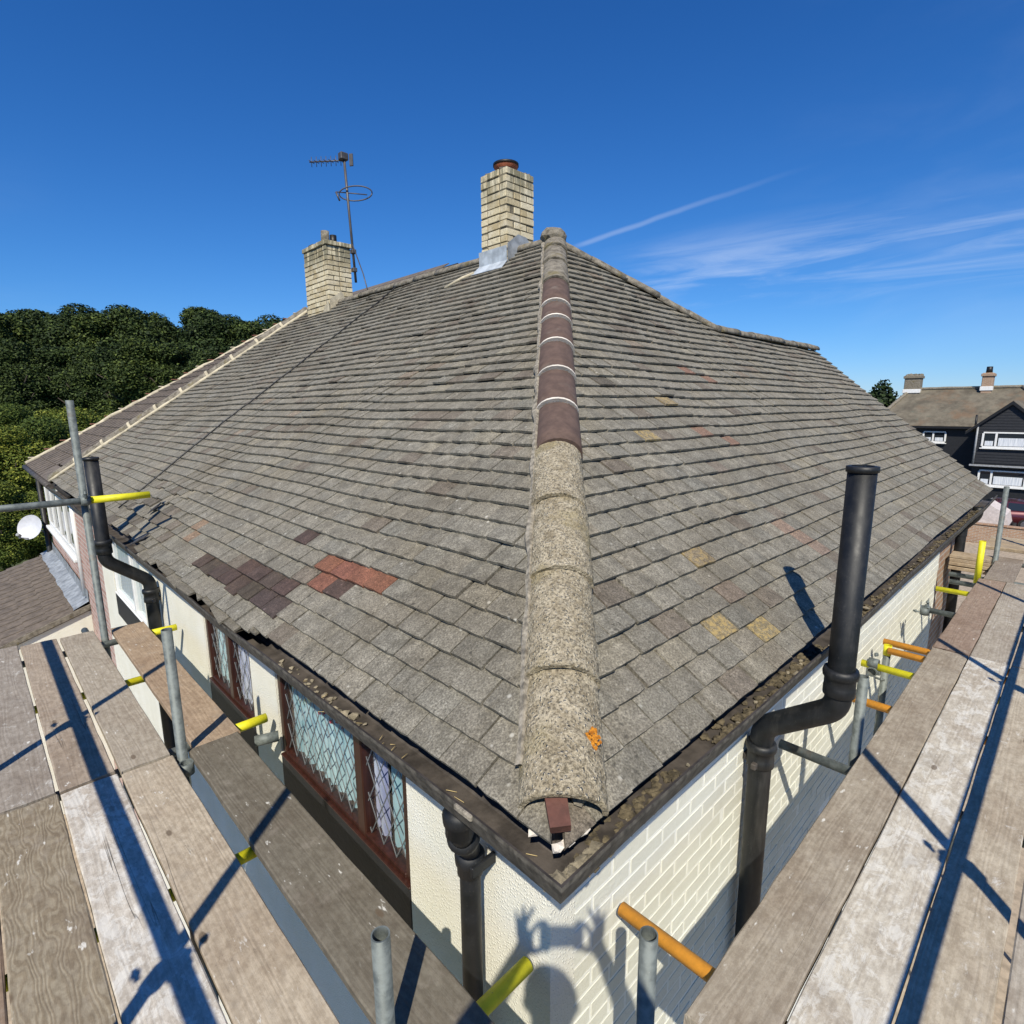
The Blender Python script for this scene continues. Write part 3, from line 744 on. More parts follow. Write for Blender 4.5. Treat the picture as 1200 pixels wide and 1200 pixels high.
# bedding mortar along both sides of the hip
for side in ('L', 'R'):
    bm = bmesh.new(); ring = []
    outv = (U[side] - hd*U[side].dot(hd)); outv = (outv - nhip*outv.dot(nhip)).normalized()
    k = 0; s = .15
    while s < AX*hl-.05:
        c = hd*s+outv*(.093+.006*mnoise.noise(Vector((s*4, 5 if side == 'L' else 2, 0))))
        nn = Nv[side]
        r_ = .004+.012*mnoise.noise(Vector((s*9, 3 if side == 'L' else 8, 0)))
        w_ = .016+.026*mnoise.noise(Vector((s*6, 13 if side == 'L' else 18, 0)))
        ring.append([bm.verts.new(c+nn*.02-outv*.03), bm.verts.new(c+nn*(.034+r_)-outv*.01), bm.verts.new(c+nn*(.024+r_*.4)+outv*w_*.5), bm.verts.new(c+nn*.006+outv*w_)])
        s += .022
    for a, b in zip(ring, ring[1:]):
        for i in range(3): bm.faces.new((a[i], a[i+1], b[i+1], b[i]))
    bmesh.ops.recalc_face_normals(bm, faces=bm.faces[:])
    rpart('bedding_mortar', from_bm('bedding_mortar', bm), 'mortar_grey')
# mortar fill and broken red piece under the lowest hip tile
b = MB()
for k in range(14):
    b.ball(hd*(.075+.02*rr.random())+Rt0*rr.uniform(-.085, .085)+nhip*rr.uniform(-.03, .035), rr.uniform(.012, .026), 1, jit=.25)
rpart('mortar_plug', b.mesh(), 'mortar_grey')
b = MB(); fwd = Vector((-hd.x, -hd.y, 0)).normalized()
q0 = hd*(.03)+Vector((0, 0, .035))
Mx = Matrix.Translation(q0) @ Matrix((Rt0, -fwd, Vector((0, 0, 1)))).transposed().to_4x4() @ Matrix.Rotation(math.radians(28), 4, 'X') @ Matrix.Rotation(.18, 4, 'Z')
b.prism([Mx @ Vector(p) for p in ((-.030, -.062, 0), (.022, -.066, 0), (.026, .02, .004), (-.012, .045, .004), (-.03, .03, 0))], Mx.to_3x3() @ Vector((0, 0, .034)))
rpart('broken_tile_piece', b.mesh(), 'hip_iron')
b = MB()
for (x, y) in ((-.055, -.02), (.028, -.055), (.068, -.02), (.0, -.075)):
    q = q0+Rt0*x-fwd*y*1.0+Vector((0, 0, -.055)); rpart('mortar_lump', MB().ball(q, .017, 1, (1.2, .8, .6), .3).mesh(), 'mortar_white')
b.bm.free()
# orange lichen rosette on the lowest hip tile
d_ = ray(695, 869); bestk = None
c0 = hd*.12+nhip*(-.028)
for k in np.linspace(.5, 3, 2500):
    Q = CAM+d_*(k/d_.length); v = Q-nhip*(-.028)-Rt0*.02; ax = v.dot(hd); rad = v-hd*ax
    sx = hd.cross(nhip).dot(rad); sz = nhip.dot(rad)
    if (sx/.119)**2+(max(0, sz-.012)/.105)**2 < 1.02: bestk = Q; break
if bestk is not None:
    b = MB()
    nr = (CAM-bestk).normalized()
    ux = nr.cross(hd).normalized(); uy = nr.cross(ux)
    for k in range(85):
        a = rr.uniform(0, 6.28); r_ = math.sqrt(rr.random())
        w0_ = Matrix((ux, uy, nr)).transposed().to_4x4(); w0_.translation = bestk+ux*math.cos(a)*(r_*.018+rr.gauss(0, .002))+uy*math.sin(a)*(r_*.032+rr.gauss(0, .003))-nr*.001
        gg = bmesh.ops.create_icosphere(b.bm, subdivisions=2, radius=1, matrix=w0_ @ Matrix.Diagonal((rr.uniform(.0025, .0055), rr.uniform(.0025, .0055), .003, 1)))
        for v in gg['verts']: v.co += Vector((rr.gauss(0, 1), rr.gauss(0, 1), rr.gauss(0, 1)))*.0008
    o = rpart('lichen_patch', b.mesh(), 'lichen_orange'); o['label'] = 'bright orange lichen patch'
# main ridge, far hip, wing ridge, rear hip cover tiles
def cover_run(p0, p1, n, w, h, m_, up=(0, 0, 1), jit=.002, name='ridge_tile', skip=()):
    p0, p1 = Vector(p0), Vector(p1)
    for i in range(n):
        if i in skip: continue
        a, b = p0.lerp(p1, i/n), p0.lerp(p1, (i+1.06)/n)
        lift = Vector((0, 0, rr.gauss(0, .006)))
        rpart(name, from_bm(name, half_round(a+lift, b+lift, up, w, h, seg=8, jit=jit, rr=rr)), m_)
cover_run((AX, AY-.02, AZ-.02), (AX, FAY, AZ-.02), 12, .20, .082, 'hip_grey')
cover_run((0, FEY, -.03), (AX, FAY, AZ-.03), 10, .25, .13, 'hip_grey', up=(-.4, .35, .8), name='hip_tile')
cover_run((AX, AY, AZ-.02), Wr1, 5, .20, .08, 'hip_grey', name='hip_tile')
cover_run(Wr1, (WX, WRY, WRY*TR), 7, .20, .078, 'hip_grey')
# apex lump of mortar
b = MB(); b.ball((AX, AY, AZ+.055), .13, 2, (1, 1, .75), .06); rpart('apex_mortar', b.mesh(), 'hip_grey')
# far hip cream mortar with joint ticks
p0, p1 = Vector((0, FEY, 0)), Vector((AX, FAY, AZ)); hv = (p1-p0).normalized(); sdv = (Vector((0, -1, 0))-hv*Vector((0, -1, 0)).dot(hv)).normalized()
b = MB(); pts = []; 
for k in range(41): pts.append(p0.lerp(p1, k/40)+sdv*(.14+.012*rr.gauss(0, 1))+Nv['L']*.045)
b.tube(pts, [.022+.008*rr.random() for _ in pts], 6); rpart('bedding_mortar', b.mesh(), 'mortar')
for k in range(1, 10):
    c = p0.lerp(p1, k/10)
    rpart('mortar_joint', from_bm('mortar_joint', half_round(c-hv*.022-Vector((0, 0, .03)), c+hv*.022-Vector((0, 0, .03)), (-.4, .35, .8), .275, .142, thick=.03, seg=8)), 'mortar')
# joint cable line down the slope between the two halves
b = MB(); pts = []
for k in range(46):
    s = .12+k*(AX/cL-.14)/45; pts.append(U['L']*(5.78+.012*math.sin(k*.9)+.006*rr.gauss(0, 1))+Sv['L']*s+Nv['L']*(.047+und('L', 5.78, s)[0]))
b.tube(pts, .0075, 6); o = hpart('cable', b, 'cable'); o['label'] = 'black cable running up the roof between the two halves'
# lead flashing strips etc come with the chimneys
# verge at the wing end
b = MB(); b.box((WX-.02, -.02, -.04), (WX+.015, .001, .0)); b.bm.free()
b = MB(); b.prism([(WX+.01, -.02, -.05), (WX+.01, WRY, WRY*TR-.05), (WX+.01, WRY, WRY*TR+.012), (WX+.01, -.02, .012)], (.025, 0, 0)); rpart('verge_mortar', b.mesh(), 'mortar')

# --- walls
b = MB()
for ya, yb in ((WALL+.001, .965), (2.315, 2.72), (3.66, 5.75), (7.4, 8.2)): b.box((WALL, ya, GROUND), (WALL+.12, yb, SOFF))
for ya, yb, zt in ((.965, 2.315, -1.26), (2.72, 3.66, -1.26), (5.75, 7.4, -1.455)): b.box((WALL, ya, GROUND), (WALL+.12, yb, zt))
hpart('rendered_wall', b, 'render')
o = hpart('brick_wall', MB().box((WALL+.002, 8.2, GROUND), (WALL+.12, FEY-.1, SOFF)), 'red_brick'); o['label'] = 'pink brick end of the left wall'
bw = hpart('painted_brick_wall', MB().box((WALL+.004, WALL+.008, GROUND), (6.55, WALL+.2, SOFF)), 'painted_joint')
hpart('bare_brick_wall', MB().box((6.55, WALL+.005, GROUND), (WX-.1, WALL+.2, SOFF)), 'bare_brick')
hpart('gable_wall', MB().prism([(WX-.12, WALL+.2, GROUND), (WX-.12, 2*WRY-.2, GROUND), (WX-.12, 2*WRY-.2, -.1), (WX-.12, WRY, WRY*TR-.1), (WX-.12, WALL+.2, 0)], (.1, 0, 0)), 'bare_brick')
hpart('side_wall', MB().box((WALL+.26, FEY-.3, GROUND), (8.2, FEY-.1, SOFF)), 'render')
hpart('rear_wall', MB().box((8.0, 2*WRY, GROUND), (8.2, FEY-.31, .2)), 'render')
# individual bricks on the right wall
BR = MB().box((0, 0, 0), (.215, .012, .065), .0028).mesh('brick'); BR.materials.append(mat('painted_brick'))
BH = MB().box((0, 0, 0), (.1025, .012, .065), .0028).mesh('brick'); BH.materials.append(mat('painted_brick'))
bl = []
row = 0; z = SOFF-.012-.065
while z > -2.3:
    x = WALL+.002 if row % 2 == 0 else WALL+.002-.1125
    while x < 6.5:
        half = x < WALL-.01
        xx = WALL+.002 if half else x
        c = Vector((xx+.1, WALL, z+.03)); p_ = proj(c); vis = -1
        if -20 < p_[0] < 1220 and -20 < p_[1] < 1230 and p_[2] > 0: vis = .014*max(.02, (CAM-c).normalized().dot(Vector((0, -1, 0))))/(CAM-c).length_squared
        bl.append((vis, xx, z, half)); x += .225
    z -= .075; row += 1
bl.sort(key=lambda q: -q[0]); rest = MB()
for i, (vis, x, z, half) in enumerate(bl):
    M = Matrix.Translation((x, WALL+.0062+rr.gauss(0, .0006), z+rr.gauss(0, .0012))) @ Matrix.Rotation(rr.gauss(0, .003), 4, 'Z')
    if i < 300:
        link('brick', BH if half else BR, None, bw, M)
    else:
        w = .1025 if half else .215
        rest.box((0, 0, 0), (w, .012, .065), 0, M)
o = rest.obj('brick_field', 'painted_brick', bw); o['kind'] = 'stuff'

# --- fascia, soffit, gutters
b = MB(); b.prism([(.045, .045, SOFF+.02), (.07, .07, SOFF+.02), (.07, FEY-.1, SOFF+.02), (.045, FEY-.1, SOFF+.02)], (0, 0, .11)); hpart('fascia', b, 'fascia')
b = MB(); b.prism([(.045, .045, SOFF+.02), (WX, .045, SOFF+.02), (WX, .07, SOFF+.02), (.07, .07, SOFF+.02)], (0, 0, .11)); hpart('fascia', b, 'fascia')
b = MB(); b.prism([(.045, .045, SOFF+.001), (WALL+.02, WALL+.02, SOFF+.001), (WALL+.02, FEY-.1, SOFF+.001), (.045, FEY-.1, SOFF+.001)], (0, 0, .016)); hpart('soffit', b, 'soffit')
b = MB(); b.prism([(.045, .045, SOFF+.001), (WX, .045, SOFF+.001), (WX, WALL+.02, SOFF+.001), (WALL+.02, WALL+.02, SOFF+.001)], (0, 0, .016)); hpart('soffit', b, 'soffit')
GP = [(-.041, -.028), (-.041, -.088), (-.018, -.104), (.045, -.106), (.080, -.085), (.094, -.05), (.098, -.026), (.108, -.022), (.110, -.032), (.103, -.055), (.088, -.094), (.050, -.119), (-.022, -.118), (-.046, -.1), (-.046, -.028)]
def gutter(side, u1, n=60):
    bm = bmesh.new(); rings = []
    for k in range(n+1):
        f = k/n; R = []
        for d, z in GP:
            u0 = -d; u = u0+(u1-u0)*f
            sag = .006*math.sin(u*1.7)+.004*math.sin(u*4.1+1)
            fall = -.004*u
            wob = .004*math.sin(u*2.3+d*3)
            R.append(bm.verts.new((-d+wob, u, z+sag+fall) if side == 'L' else (u, -d+wob, z+sag+fall)))
        rings.append(R)
    m_ = len(GP)
    for a, b in zip(rings, rings[1:]):
        for i in range(m_):
            f = bm.faces.new((a[i], a[(i+1) % m_], b[(i+1) % m_], b[i])); f.material_index = 1 if 7 <= i < 14 else 0
    bm.faces.new(rings[-1])
    bmesh.ops.recalc_face_normals(bm, faces=bm.faces[:])
    me = from_bm('gutter', bm); me.materials.append(mat('gutter')); me.materials.append(mat('gutter_out'))
    o = link('gutter', me); child_of(o, house); return o
gutL = gutter('L', FEY-.2); gutR = gutter('R', WX)
gutL['label'] = 'brown weathered gutter above the leaded windows'; gutR['label'] = 'gutter filled with silt and moss above the painted brick wall'
# silt and moss in the right gutter, crumbs in the corner and left gutter
b = MB()
for k in range(950):
    x = rr.uniform(.05, 7.5) if k > 260 else rr.uniform(.1, 2.6)
    if mnoise.noise(Vector((x*2.2, 4, 0))) < -.28: continue
    y = -rr.triangular(-.02, .078, .066); r_ = rr.uniform(.006, .017)
    b.ball((x, y, -.104-.004*x+r_*.3+max(0, (-y-.05))*.35+.006*math.sin(x*1.7)), r_, 1, (1.3, 1.1, .55), .25)
o = b.obj('silt', 'soil_moss', gutR); o['kind'] = 'stuff'
b = MB()
for k in range(420):
    f = rr.random()
    if f < .45: x, y = rr.uniform(-.072, .12), rr.uniform(-.074, -.03)
    elif f < .8: x, y = rr.uniform(.1, 5), -rr.triangular(0, .077, .068)
    else: x, y = -rr.triangular(0, .074, .06), rr.uniform(.9, 1.8)
    r_ = rr.uniform(.003, .010) if rr.random() < .92 else rr.uniform(.012, .022)
    b.ball((x, y, -.098-.004*max(x, y)+r_*.4+max(0, -min(x, y)-.06)*.3), r_, 1, (1.2, 1, .6), .3)
o = b.obj('mortar_crumbs', 'pebble', gutR); o['kind'] = 'stuff'
b = MB()
for k in range(16):
    x, y = -rr.uniform(.0, .08), rr.uniform(.05, 1.4); a = rr.uniform(0, 3.14); l_ = rr.uniform(.015, .04)
    b.tube([(x, y, -.095), (x+math.cos(a)*l_, y+math.sin(a)*l_, -.09)], .0012, 4)
o = b.obj('straw', 'twig', gutL); o['kind'] = 'stuff'
# white bracket strap on the left gutter corner
b = MB().box((-.114, .205, -.034), (-.101, .28, -.0165), .004); o = b.obj('gutter_union', 'mortar_grey', gutL); o['label'] = 'pale patched gutter joint'
# loose slates slipped over the left gutter
y = 1.86
while y < 4.25:
    w_ = rr.choice((.165, .165, .20, .26)); drop = rr.uniform(-.012, .012) - (.03 if y < 2.0 else 0)
    b = MB(); b.prism([(-.115-drop+rr.gauss(0, .006), -w_/2+.003, 0), (.07, -w_/2+.003, 0), (.07, w_/2-.003, 0), (-.11-drop+rr.gauss(0, .01), w_/2-.006, 0)], (0, 0, .011))
    v_ = rr.uniform(.62, .9); o = rpart('slipped_tile', b.mesh(), 'tile_one', (v_, v_*.98, v_*.95, 1)); o.matrix_local = Matrix.Translation((.005, y+w_/2, .004+rr.gauss(0, .004))) @ Matrix.Rotation(-.30+rr.gauss(0, .05), 4, 'Y') @ Matrix.Rotation(rr.gauss(0, .03), 4, 'Z')
    y += w_+.002
for k in range(2):   # shattered black slate pieces at the left eave
    u, s = rr.uniform(4.2, 5.9), rr.uniform(-.03, .38)
    c = U['L']*u+Sv['L']*s+Nv['L']*.052; w_ = rr.uniform(.03, .09)
    b = MB(); b.prism([(-w_, -.02, 0), (w_*.8, -.03, 0), (w_, .03, 0), (-w_*.5, .04, 0)], (0, 0, .008))
    R = Matrix((-U['L'], Sv['L'], Nv['L'])).transposed().to_4x4()
    o = rpart('slate_fragment', b.mesh(), 'grey_slate'); o.matrix_local = Matrix.Translation(c) @ R @ Matrix.Rotation(rr.uniform(0, 3.1), 4, 'Z') @ Matrix.Rotation(rr.gauss(0, .08), 4, 'X')

# --- pipes
def arc(pts, r=.06, n=6):
    """round the corners of a path"""
    pts = [Vector(p) for p in pts]; out = [pts[0]]
    for a, b, c in zip(pts, pts[1:], pts[2:]):
        u, v = (a-b).normalized(), (c-b).normalized()
        for k in range(n+1):
            t = k/n; out.append((b+u*r)*(1-t)**2+b*2*t*(1-t)+(b+v*r)*t*t)
    return out+[pts[-1]]
def soil_pipe(along, x, top, label, neck=((-.2, -.235), (.1, -.45))):
    def Q(d, z): return (x, d, z) if along == 'R' else (d, x, z)
    (d1, z1), (d2, z2) = neck; r = .0525
    root = hpart('soil_pipe', MB().tube(arc([Q(d1, top), Q(d1, z1), Q(d2, z2), Q(d2, GROUND)], .058), r, 24, hollow=.9), 'black_pvc'); root['label'] = label
    for d, z in ((d1, z1+.135), (d2, z2-.13)):
        b = MB(); b.tube([Q(d, z-.07), Q(d, z-.066), Q(d, z-.03), Q(d, z-.026), Q(d, z+.012), Q(d, z+.016), Q(d, z+.034), Q(d, z+.05), Q(d, z+.053)], [.055, .062, .062, .0605, .0605, .068, .070, .066, .054], 24, caps=False)
        o = link('collar', b.mesh(), 'black_pvc', root)
    b = MB(); b.tube([Q(d1, top-.012), Q(d1, top-.01), Q(d1, top+.012), Q(d1, top+.014)], [.054, .059, .059, .050], 24, hollow=.82); link('top_cap', b.mesh(), 'black_pvc', root)
    b = MB(); zc = z2-.19
    lo_, hi_ = sorted((d2-.085, d2+.07))
    e1, e2 = (x-.09, lo_+.02, zc), (x+.09, lo_+.06, zc+.03)
    if along == 'R': b.box((x-.085, d2-.012, zc), (x+.085, d2+.012, zc+.03), .004); b.box((x-.025, d2, zc), (x+.025, d2+.075, zc+.03), .003)
    else: b.box((d2-.012, x-.085, zc), (d2+.012, x+.085, zc+.03), .004); b.box((d2, x-.025, zc), (d2+.075, x+.025, zc+.03), .003)
    link('bracket', b.mesh(), 'gutter', root)
    return root
soil_pipe('R', 1.602, .80, 'black soil vent pipe with swan neck rising past the right gutter')
soil_pipe('L', 4.97, .66, 'black soil vent pipe beside the galvanised pole at the left', neck=((-.2, -.22), (.1, -.46)))
dp = hpart('downpipe', MB().tube(arc([(-.03, .36, -.11), (-.03, .36, -.20), (.095, .47, -.40), (.095, .47, GROUND)], .05), .036, 20), 'black_pvc'); dp['label'] = 'black rainwater downpipe with bend under the gutter corner'
for p, dr in (((-.03, .36, -.165), Vector((0, 0, 1))), ((.02, .403, -.28), Vector((-.125, -.11, .2)).normalized()), ((.095, .47, -.455), Vector((0, 0, 1)))):
    p = Vector(p); b = MB(); b.tube([p-dr*.045, p-dr*.04, p-dr*.005, p, p+dr*.028, p+dr*.04, p+dr*.045], [.038, .044, .044, .05, .052, .046, .037], 20, caps=False); link('collar', b.mesh(), 'black_pvc', dp)
link('bracket', MB().box((.06, .415, -.47), (.165, .43, -.43), .003).mesh(), 'black_pvc', dp)
d2 = hpart('downpipe', MB().tube(arc([(7.2, -.03, -.1), (7.2, -.03, -.2), (7.2, .09, -.35), (7.2, .09, GROUND)], .05), .05, 16), 'black_pvc'); d2['label'] = 'black downpipe on the bare brick at the far end'
b = MB(); b.tube([(7.2, .09, -.45), (7.2, .09, -.36)], .055, 16, caps=False); link('collar', b.mesh(), 'black_pvc', d2)

# --- leaded windows in the left wall
def window(name, y0, y1, zs, mull, frame_m, lab, curtains, came=True, rec=.0):
    X = WALL-.012+rec; ztop = SOFF-.004; fw = .052
    fr = MB(); fr.box((X-.012, y0, zs), (X+.06, y0+fw, ztop), .006); root = hpart(name, fr, frame_m); root['label'] = lab
    fr = MB(); fr.box((X-.012, y1-fw, zs), (X+.06, y1, ztop), .006); link('jamb', fr.mesh(), frame_m, root)
    for mm in mull: link('mullion', MB().box((X-.016, mm-.036, zs), (X+.06, mm+.036, ztop-.002), .006).mesh(), frame_m, root)
    link('head', MB().box((X-.010, y0+fw, ztop-.045), (X+.06, y1-fw, ztop), .004).mesh(), frame_m, root)
    link('rail', MB().box((X-.014, y0+fw, zs), (X+.06, y1-fw, zs+.024), .004).mesh(), frame_m, root)
    link('sill', MB().box((X-.03, y0+.003, zs-.016), (X+.05, y1-.003, zs-.002), .004).mesh(), frame_m, root)
    link('under_sill_strip', MB().box((X-.026, y0+.003, zs-.30), (X+.0, y1-.003, zs-.018), .004).mesh(), 'black_clad', root)  # flat black strip across the wall just below the sill
    ed = [y0+fw]+[q for mm in mull for q in (mm-.036, mm+.036)]+[y1-fw]
    for i in range(0, len(ed), 2):
        a, c = ed[i], ed[i+1]
        b = MB(); b.quad((X+.013, a, zs+.024), (X+.013, a, ztop-.045), (X+.013, c, ztop-.045), (X+.013, c, zs+.024)); pn = link('pane', b.mesh(), 'glass', root)
        if came:
            b = MB(); s = .112; k0 = -12; H0, H1 = zs+.024, ztop-.045
            for sg in (1, -1):
                for k in range(-40, 50):
                    # line z = 1.75*sg*(y-a) + k*s clipped to the pane
                    pts = []
                    zz = lambda y: H0+1.75*sg*(y-a)+k*s*1.75*.95
                    yy = lambda z: a+(z-H0-k*s*1.75*.95)/(1.75*sg)
                    for y in (a, c):
                        if H0 <= zz(y) <= H1: pts.append((y, zz(y)))
                    for z in (H0, H1):
                        if a < yy(z) < c: pts.append((yy(z), z))
                    if len(pts) >= 2:
                        p, q = pts[0], pts[1]
                        if abs(p[0]-q[0]) < .01: continue
                        xq = X+.010+(.0009 if sg > 0 else 0); dv = Vector((0, q[0]-p[0], q[1]-p[1])).normalized()*.0026; nv = Vector((0, -dv.z, dv.y))
                        b.prism([Vector((xq, p[0], p[1]))+nv, Vector((xq, q[0], q[1]))+nv, Vector((xq, q[0], q[1]))-nv, Vector((xq, p[0], p[1]))-nv], (-.003, 0, 0))
            link('lead_lattice', b.mesh(), 'came', pn)
    for (a, c, cm, xo) in curtains:
        bm = bmesh.new(); n = int((c-a)/.018)+2; prev = None
        for k in range(n):
            y = a+(c-a)*k/(n-1); x = X+xo+.016*math.sin(k*1.35+a*9)+.006*math.sin(k*3.1)
            q = (bm.verts.new((x, y, zs-.1)), bm.verts.new((x*1.0, y, ztop+.02)))
            if prev: f = bm.faces.new((prev[0], q[0], q[1], prev[1])); f.smooth = True
            prev = q
        link('curtain', from_bm('curtain', bm), cm, root)
    return root
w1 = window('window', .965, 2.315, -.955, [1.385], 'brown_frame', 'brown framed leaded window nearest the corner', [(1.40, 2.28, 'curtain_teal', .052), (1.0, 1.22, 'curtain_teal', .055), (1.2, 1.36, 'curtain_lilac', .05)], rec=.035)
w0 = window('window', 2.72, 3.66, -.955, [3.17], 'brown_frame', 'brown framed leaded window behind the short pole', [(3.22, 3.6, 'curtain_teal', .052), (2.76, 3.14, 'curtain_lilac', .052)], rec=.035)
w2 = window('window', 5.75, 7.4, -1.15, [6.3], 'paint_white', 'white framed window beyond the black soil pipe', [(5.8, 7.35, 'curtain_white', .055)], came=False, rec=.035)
for y0, y1, zs, w in ((.965, 2.315, -.955, w1), (2.72, 3.66, -.955, w0), (5.75, 7.4, -1.15, w2)):
    b = MB(); xa, xb, ya, yb, za, zb_ = WALL+.125, WALL+1.2, y0-.3, y1+.3, zs-.5, SOFF+.3
    b.quad((xb, ya, za), (xb, yb, za), (xb, yb, zb_), (xb, ya, zb_)); b.quad((xa, ya, za), (xb, ya, za), (xb, ya, zb_), (xa, ya, zb_)); b.quad((xa, yb, za), (xb, yb, za), (xb, yb, zb_), (xa, yb, zb_)); b.quad((xa, ya, za), (xb, ya, za), (xb, yb, za), (xa, yb, za))
    link('room_back', b.mesh(), 'room', w)
b = MB()
for k in range(16): b.ball((WALL+.062+rr.uniform(0, .006), 1.28+rr.gauss(0, .03), -.33+rr.gauss(0, .035)), .016, 1, jit=.3)
for k in range(14): b.ball((WALL+.062+rr.uniform(0, .006), 1.72+rr.gauss(0, .09), -.48+rr.gauss(0, .025)), .013, 1, jit=.3)
link('flower_print', b.mesh(), 'flower', w1)

# --- chimneys
def chimney(x0, y0, x1, y1, top, zb, label, rows_skip=0):
    core = hpart('chimney', MB().box((x0+.008, y0+.008, zb-.4), (x1-.008, y1-.008, top-.02)), 'chim_mortar'); core['label'] = label
    r2 = random.Random(int(x0*100+y0*10)); z = top-.066; k = 0; cache = {}
    def brick(a, b, z, jx=0):
        a, b = Vector(a), Vector(b); key = (round(b.x-a.x, 3), round(b.y-a.y, 3))
        if key not in cache:
            me = MB().box((0, 0, 0), (b.x-a.x, b.y-a.y, .058), .004).mesh('chimney_brick'); me.materials.append(mat('yellow_brick')); cache[key] = me
        link('chimney_brick', cache[key], None, core, Matrix.Translation((a.x+r2.gauss(0, .0015), a.y+r2.gauss(0, .0015), z+r2.gauss(0, .0018))) @ Matrix.Rotation(r2.gauss(0, .012), 4, 'Z'))
    while z > zb-.35:
        d = .1; ov = .018 if (k < 1 and y0 > 5) else 0
        X0, Y0, X1, Y1 = x0-ov, y0-ov, x1+ov, y1+ov
        def run(lo, hi, fixed, axis, out):
            L_ = hi-lo; n = max(1, round(L_/.215)); w = L_/n
            offs = 0 if k % 2 == 0 else w/2; p = lo
            cuts = [lo]+[lo+offs+i*w for i in range(n+1) if lo+.04 < lo+offs+i*w < hi-.04]+[hi]
            for a, b in zip(cuts, cuts[1:]):
                if axis == 'x': brick((a+.005, fixed if out < 0 else fixed-d, 0), (b-.005, fixed+d if out < 0 else fixed, 0), z)
                else: brick((fixed if out < 0 else fixed-d, a+.005, 0), (fixed+d if out < 0 else fixed, b-.005, 0), z)
        if k % 2 == 0:
            run(X0, X1, Y0, 'x', -1); run(X0, X1, Y1, 'x', 1); run(Y0+d+.006, Y1-d-.006, X0, 'y', -1); run(Y0+d+.006, Y1-d-.006, X1, 'y', 1)
        else:
            run(X0+d+.006, X1-d-.006, Y0, 'x', -1); run(X0+d+.006, X1-d-.006, Y1, 'x', 1); run(Y0, Y1, X0, 'y', -1); run(Y0, Y1, X1, 'y', 1)
        z -= .070; k += 1
    b = MB(); cx, cy = (x0+x1)/2, (y0+y1)/2
    b.prism([(x0+.01, y0+.01, top-.022), (x1-.01, y0+.01, top-.022), (x1-.01, y1-.01, top-.022), (x0+.01, y1-.01, top-.022)], (0, 0, .02))
    for k in range(40): b.ball((rr.uniform(x0+.03, x1-.03), rr.uniform(y0+.03, y1-.03), top+.0), rr.uniform(.02, .045), 1, (1, 1, .5), .2)
    link('flaunching', b.mesh(), 'hip_grey', core)
    return core
c1 = chimney(3.25, 3.54, 3.65, 3.93, 3.40, 2.45, 'cream brick chimney with a terracotta pot near the hip')
b = MB(); b.tube([(3.44, 3.74, 3.38), (3.44, 3.74, 3.46), (3.44, 3.74, 3.475), (3.44, 3.74, 3.505), (3.44, 3.74, 3.51)], [.105, .1, .125, .125, .11], 20, hollow=.75); o = link('chimney_pot', b.mesh(), 'terracotta', c1)
b = MB(); b.tube([(3.44, 3.74, 3.49), (3.44, 3.74, 3.512)], [.133, .133], 20, hollow=.8); link('pot_rim', b.mesh(), 'cable', c1)
# lead flashing of chimney 1
b = MB(); zf = 3.25*TL
b.prism([(3.245, 3.53, zf-.05), (3.245, 3.95, zf-.05), (3.238, 3.95, zf+.20), (3.238, 3.53, zf+.20)], (-.006, 0, 0))
b.prism([(3.243, 3.52, zf+.06), (3.243, 3.95, zf+.06), (3.14, 3.97, 3.14*TL+.05), (3.14, 3.50, 3.14*TL+.05)], (0, 0, .006)); link('lead_flashing', b.mesh(), 'lead', c1)
b = MB(); pr = []
for k in range(5):
    x = 3.25+k*.08; pr.append((x, 3.528, min(x, 2*AX-x)*TL+.17))
b.prism([(3.25, 3.532, zf-.02), (3.25, 3.532, zf+.22), (3.40, 3.532, zf+.33), (3.52, 3.532, zf+.32), (3.65, 3.532, zf+.2), (3.60, 3.532, zf-.02)], (0, -.006, 0)); link('lead_flashing', b.mesh(), 'dark_lead', c1)
b = MB(); b.tube([(3.0, 4.25, 3.0*TL+.05), (3.12, 4.1, 3.12*TL+.055), (3.16, 3.95, 3.16*TL+.055)], .018, 6); link('mortar_fillet', b.mesh(), 'mortar', c1)
c2_ = chimney(3.25, 7.37, 3.65, 8.12, 3.50, 2.45, 'cream brick chimney carrying the aerial beyond the roof cable')
b = MB(); b.tube([(3.38, 7.62, 3.46), (3.38, 7.62, 3.68)], [.065, .06], 14, hollow=.8); link('chimney_pot', b.mesh(), 'hip_grey', c2_)
b = MB(); b.tube([(3.5, 7.6, 3.46), (3.5, 7.6, 3.64)], [.05, .05], 12, hollow=.8); link('chimney_pot', b.mesh(), 'cable', c2_)
b = MB(); b.box((3.28, 7.85, 3.49), (3.5, 8.0, 3.535), .01); link('cowl_slab', b.mesh(), 'grey_slate', c2_)
b = MB(); b.prism([(3.242, 7.35, zf-.08), (3.242, 7.62, zf-.08), (3.24, 7.5, zf+.12), (3.24, 7.35, zf+.16)], (-.006, 0, 0)); b.prism([(3.26, 7.364, zf-.05), (3.26, 7.364, zf+.2), (3.45, 7.364, zf+.34), (3.6, 7.364, zf+.1)], (0, -.006, 0)); link('lead_flashing', b.mesh(), 'mortar', c2_)

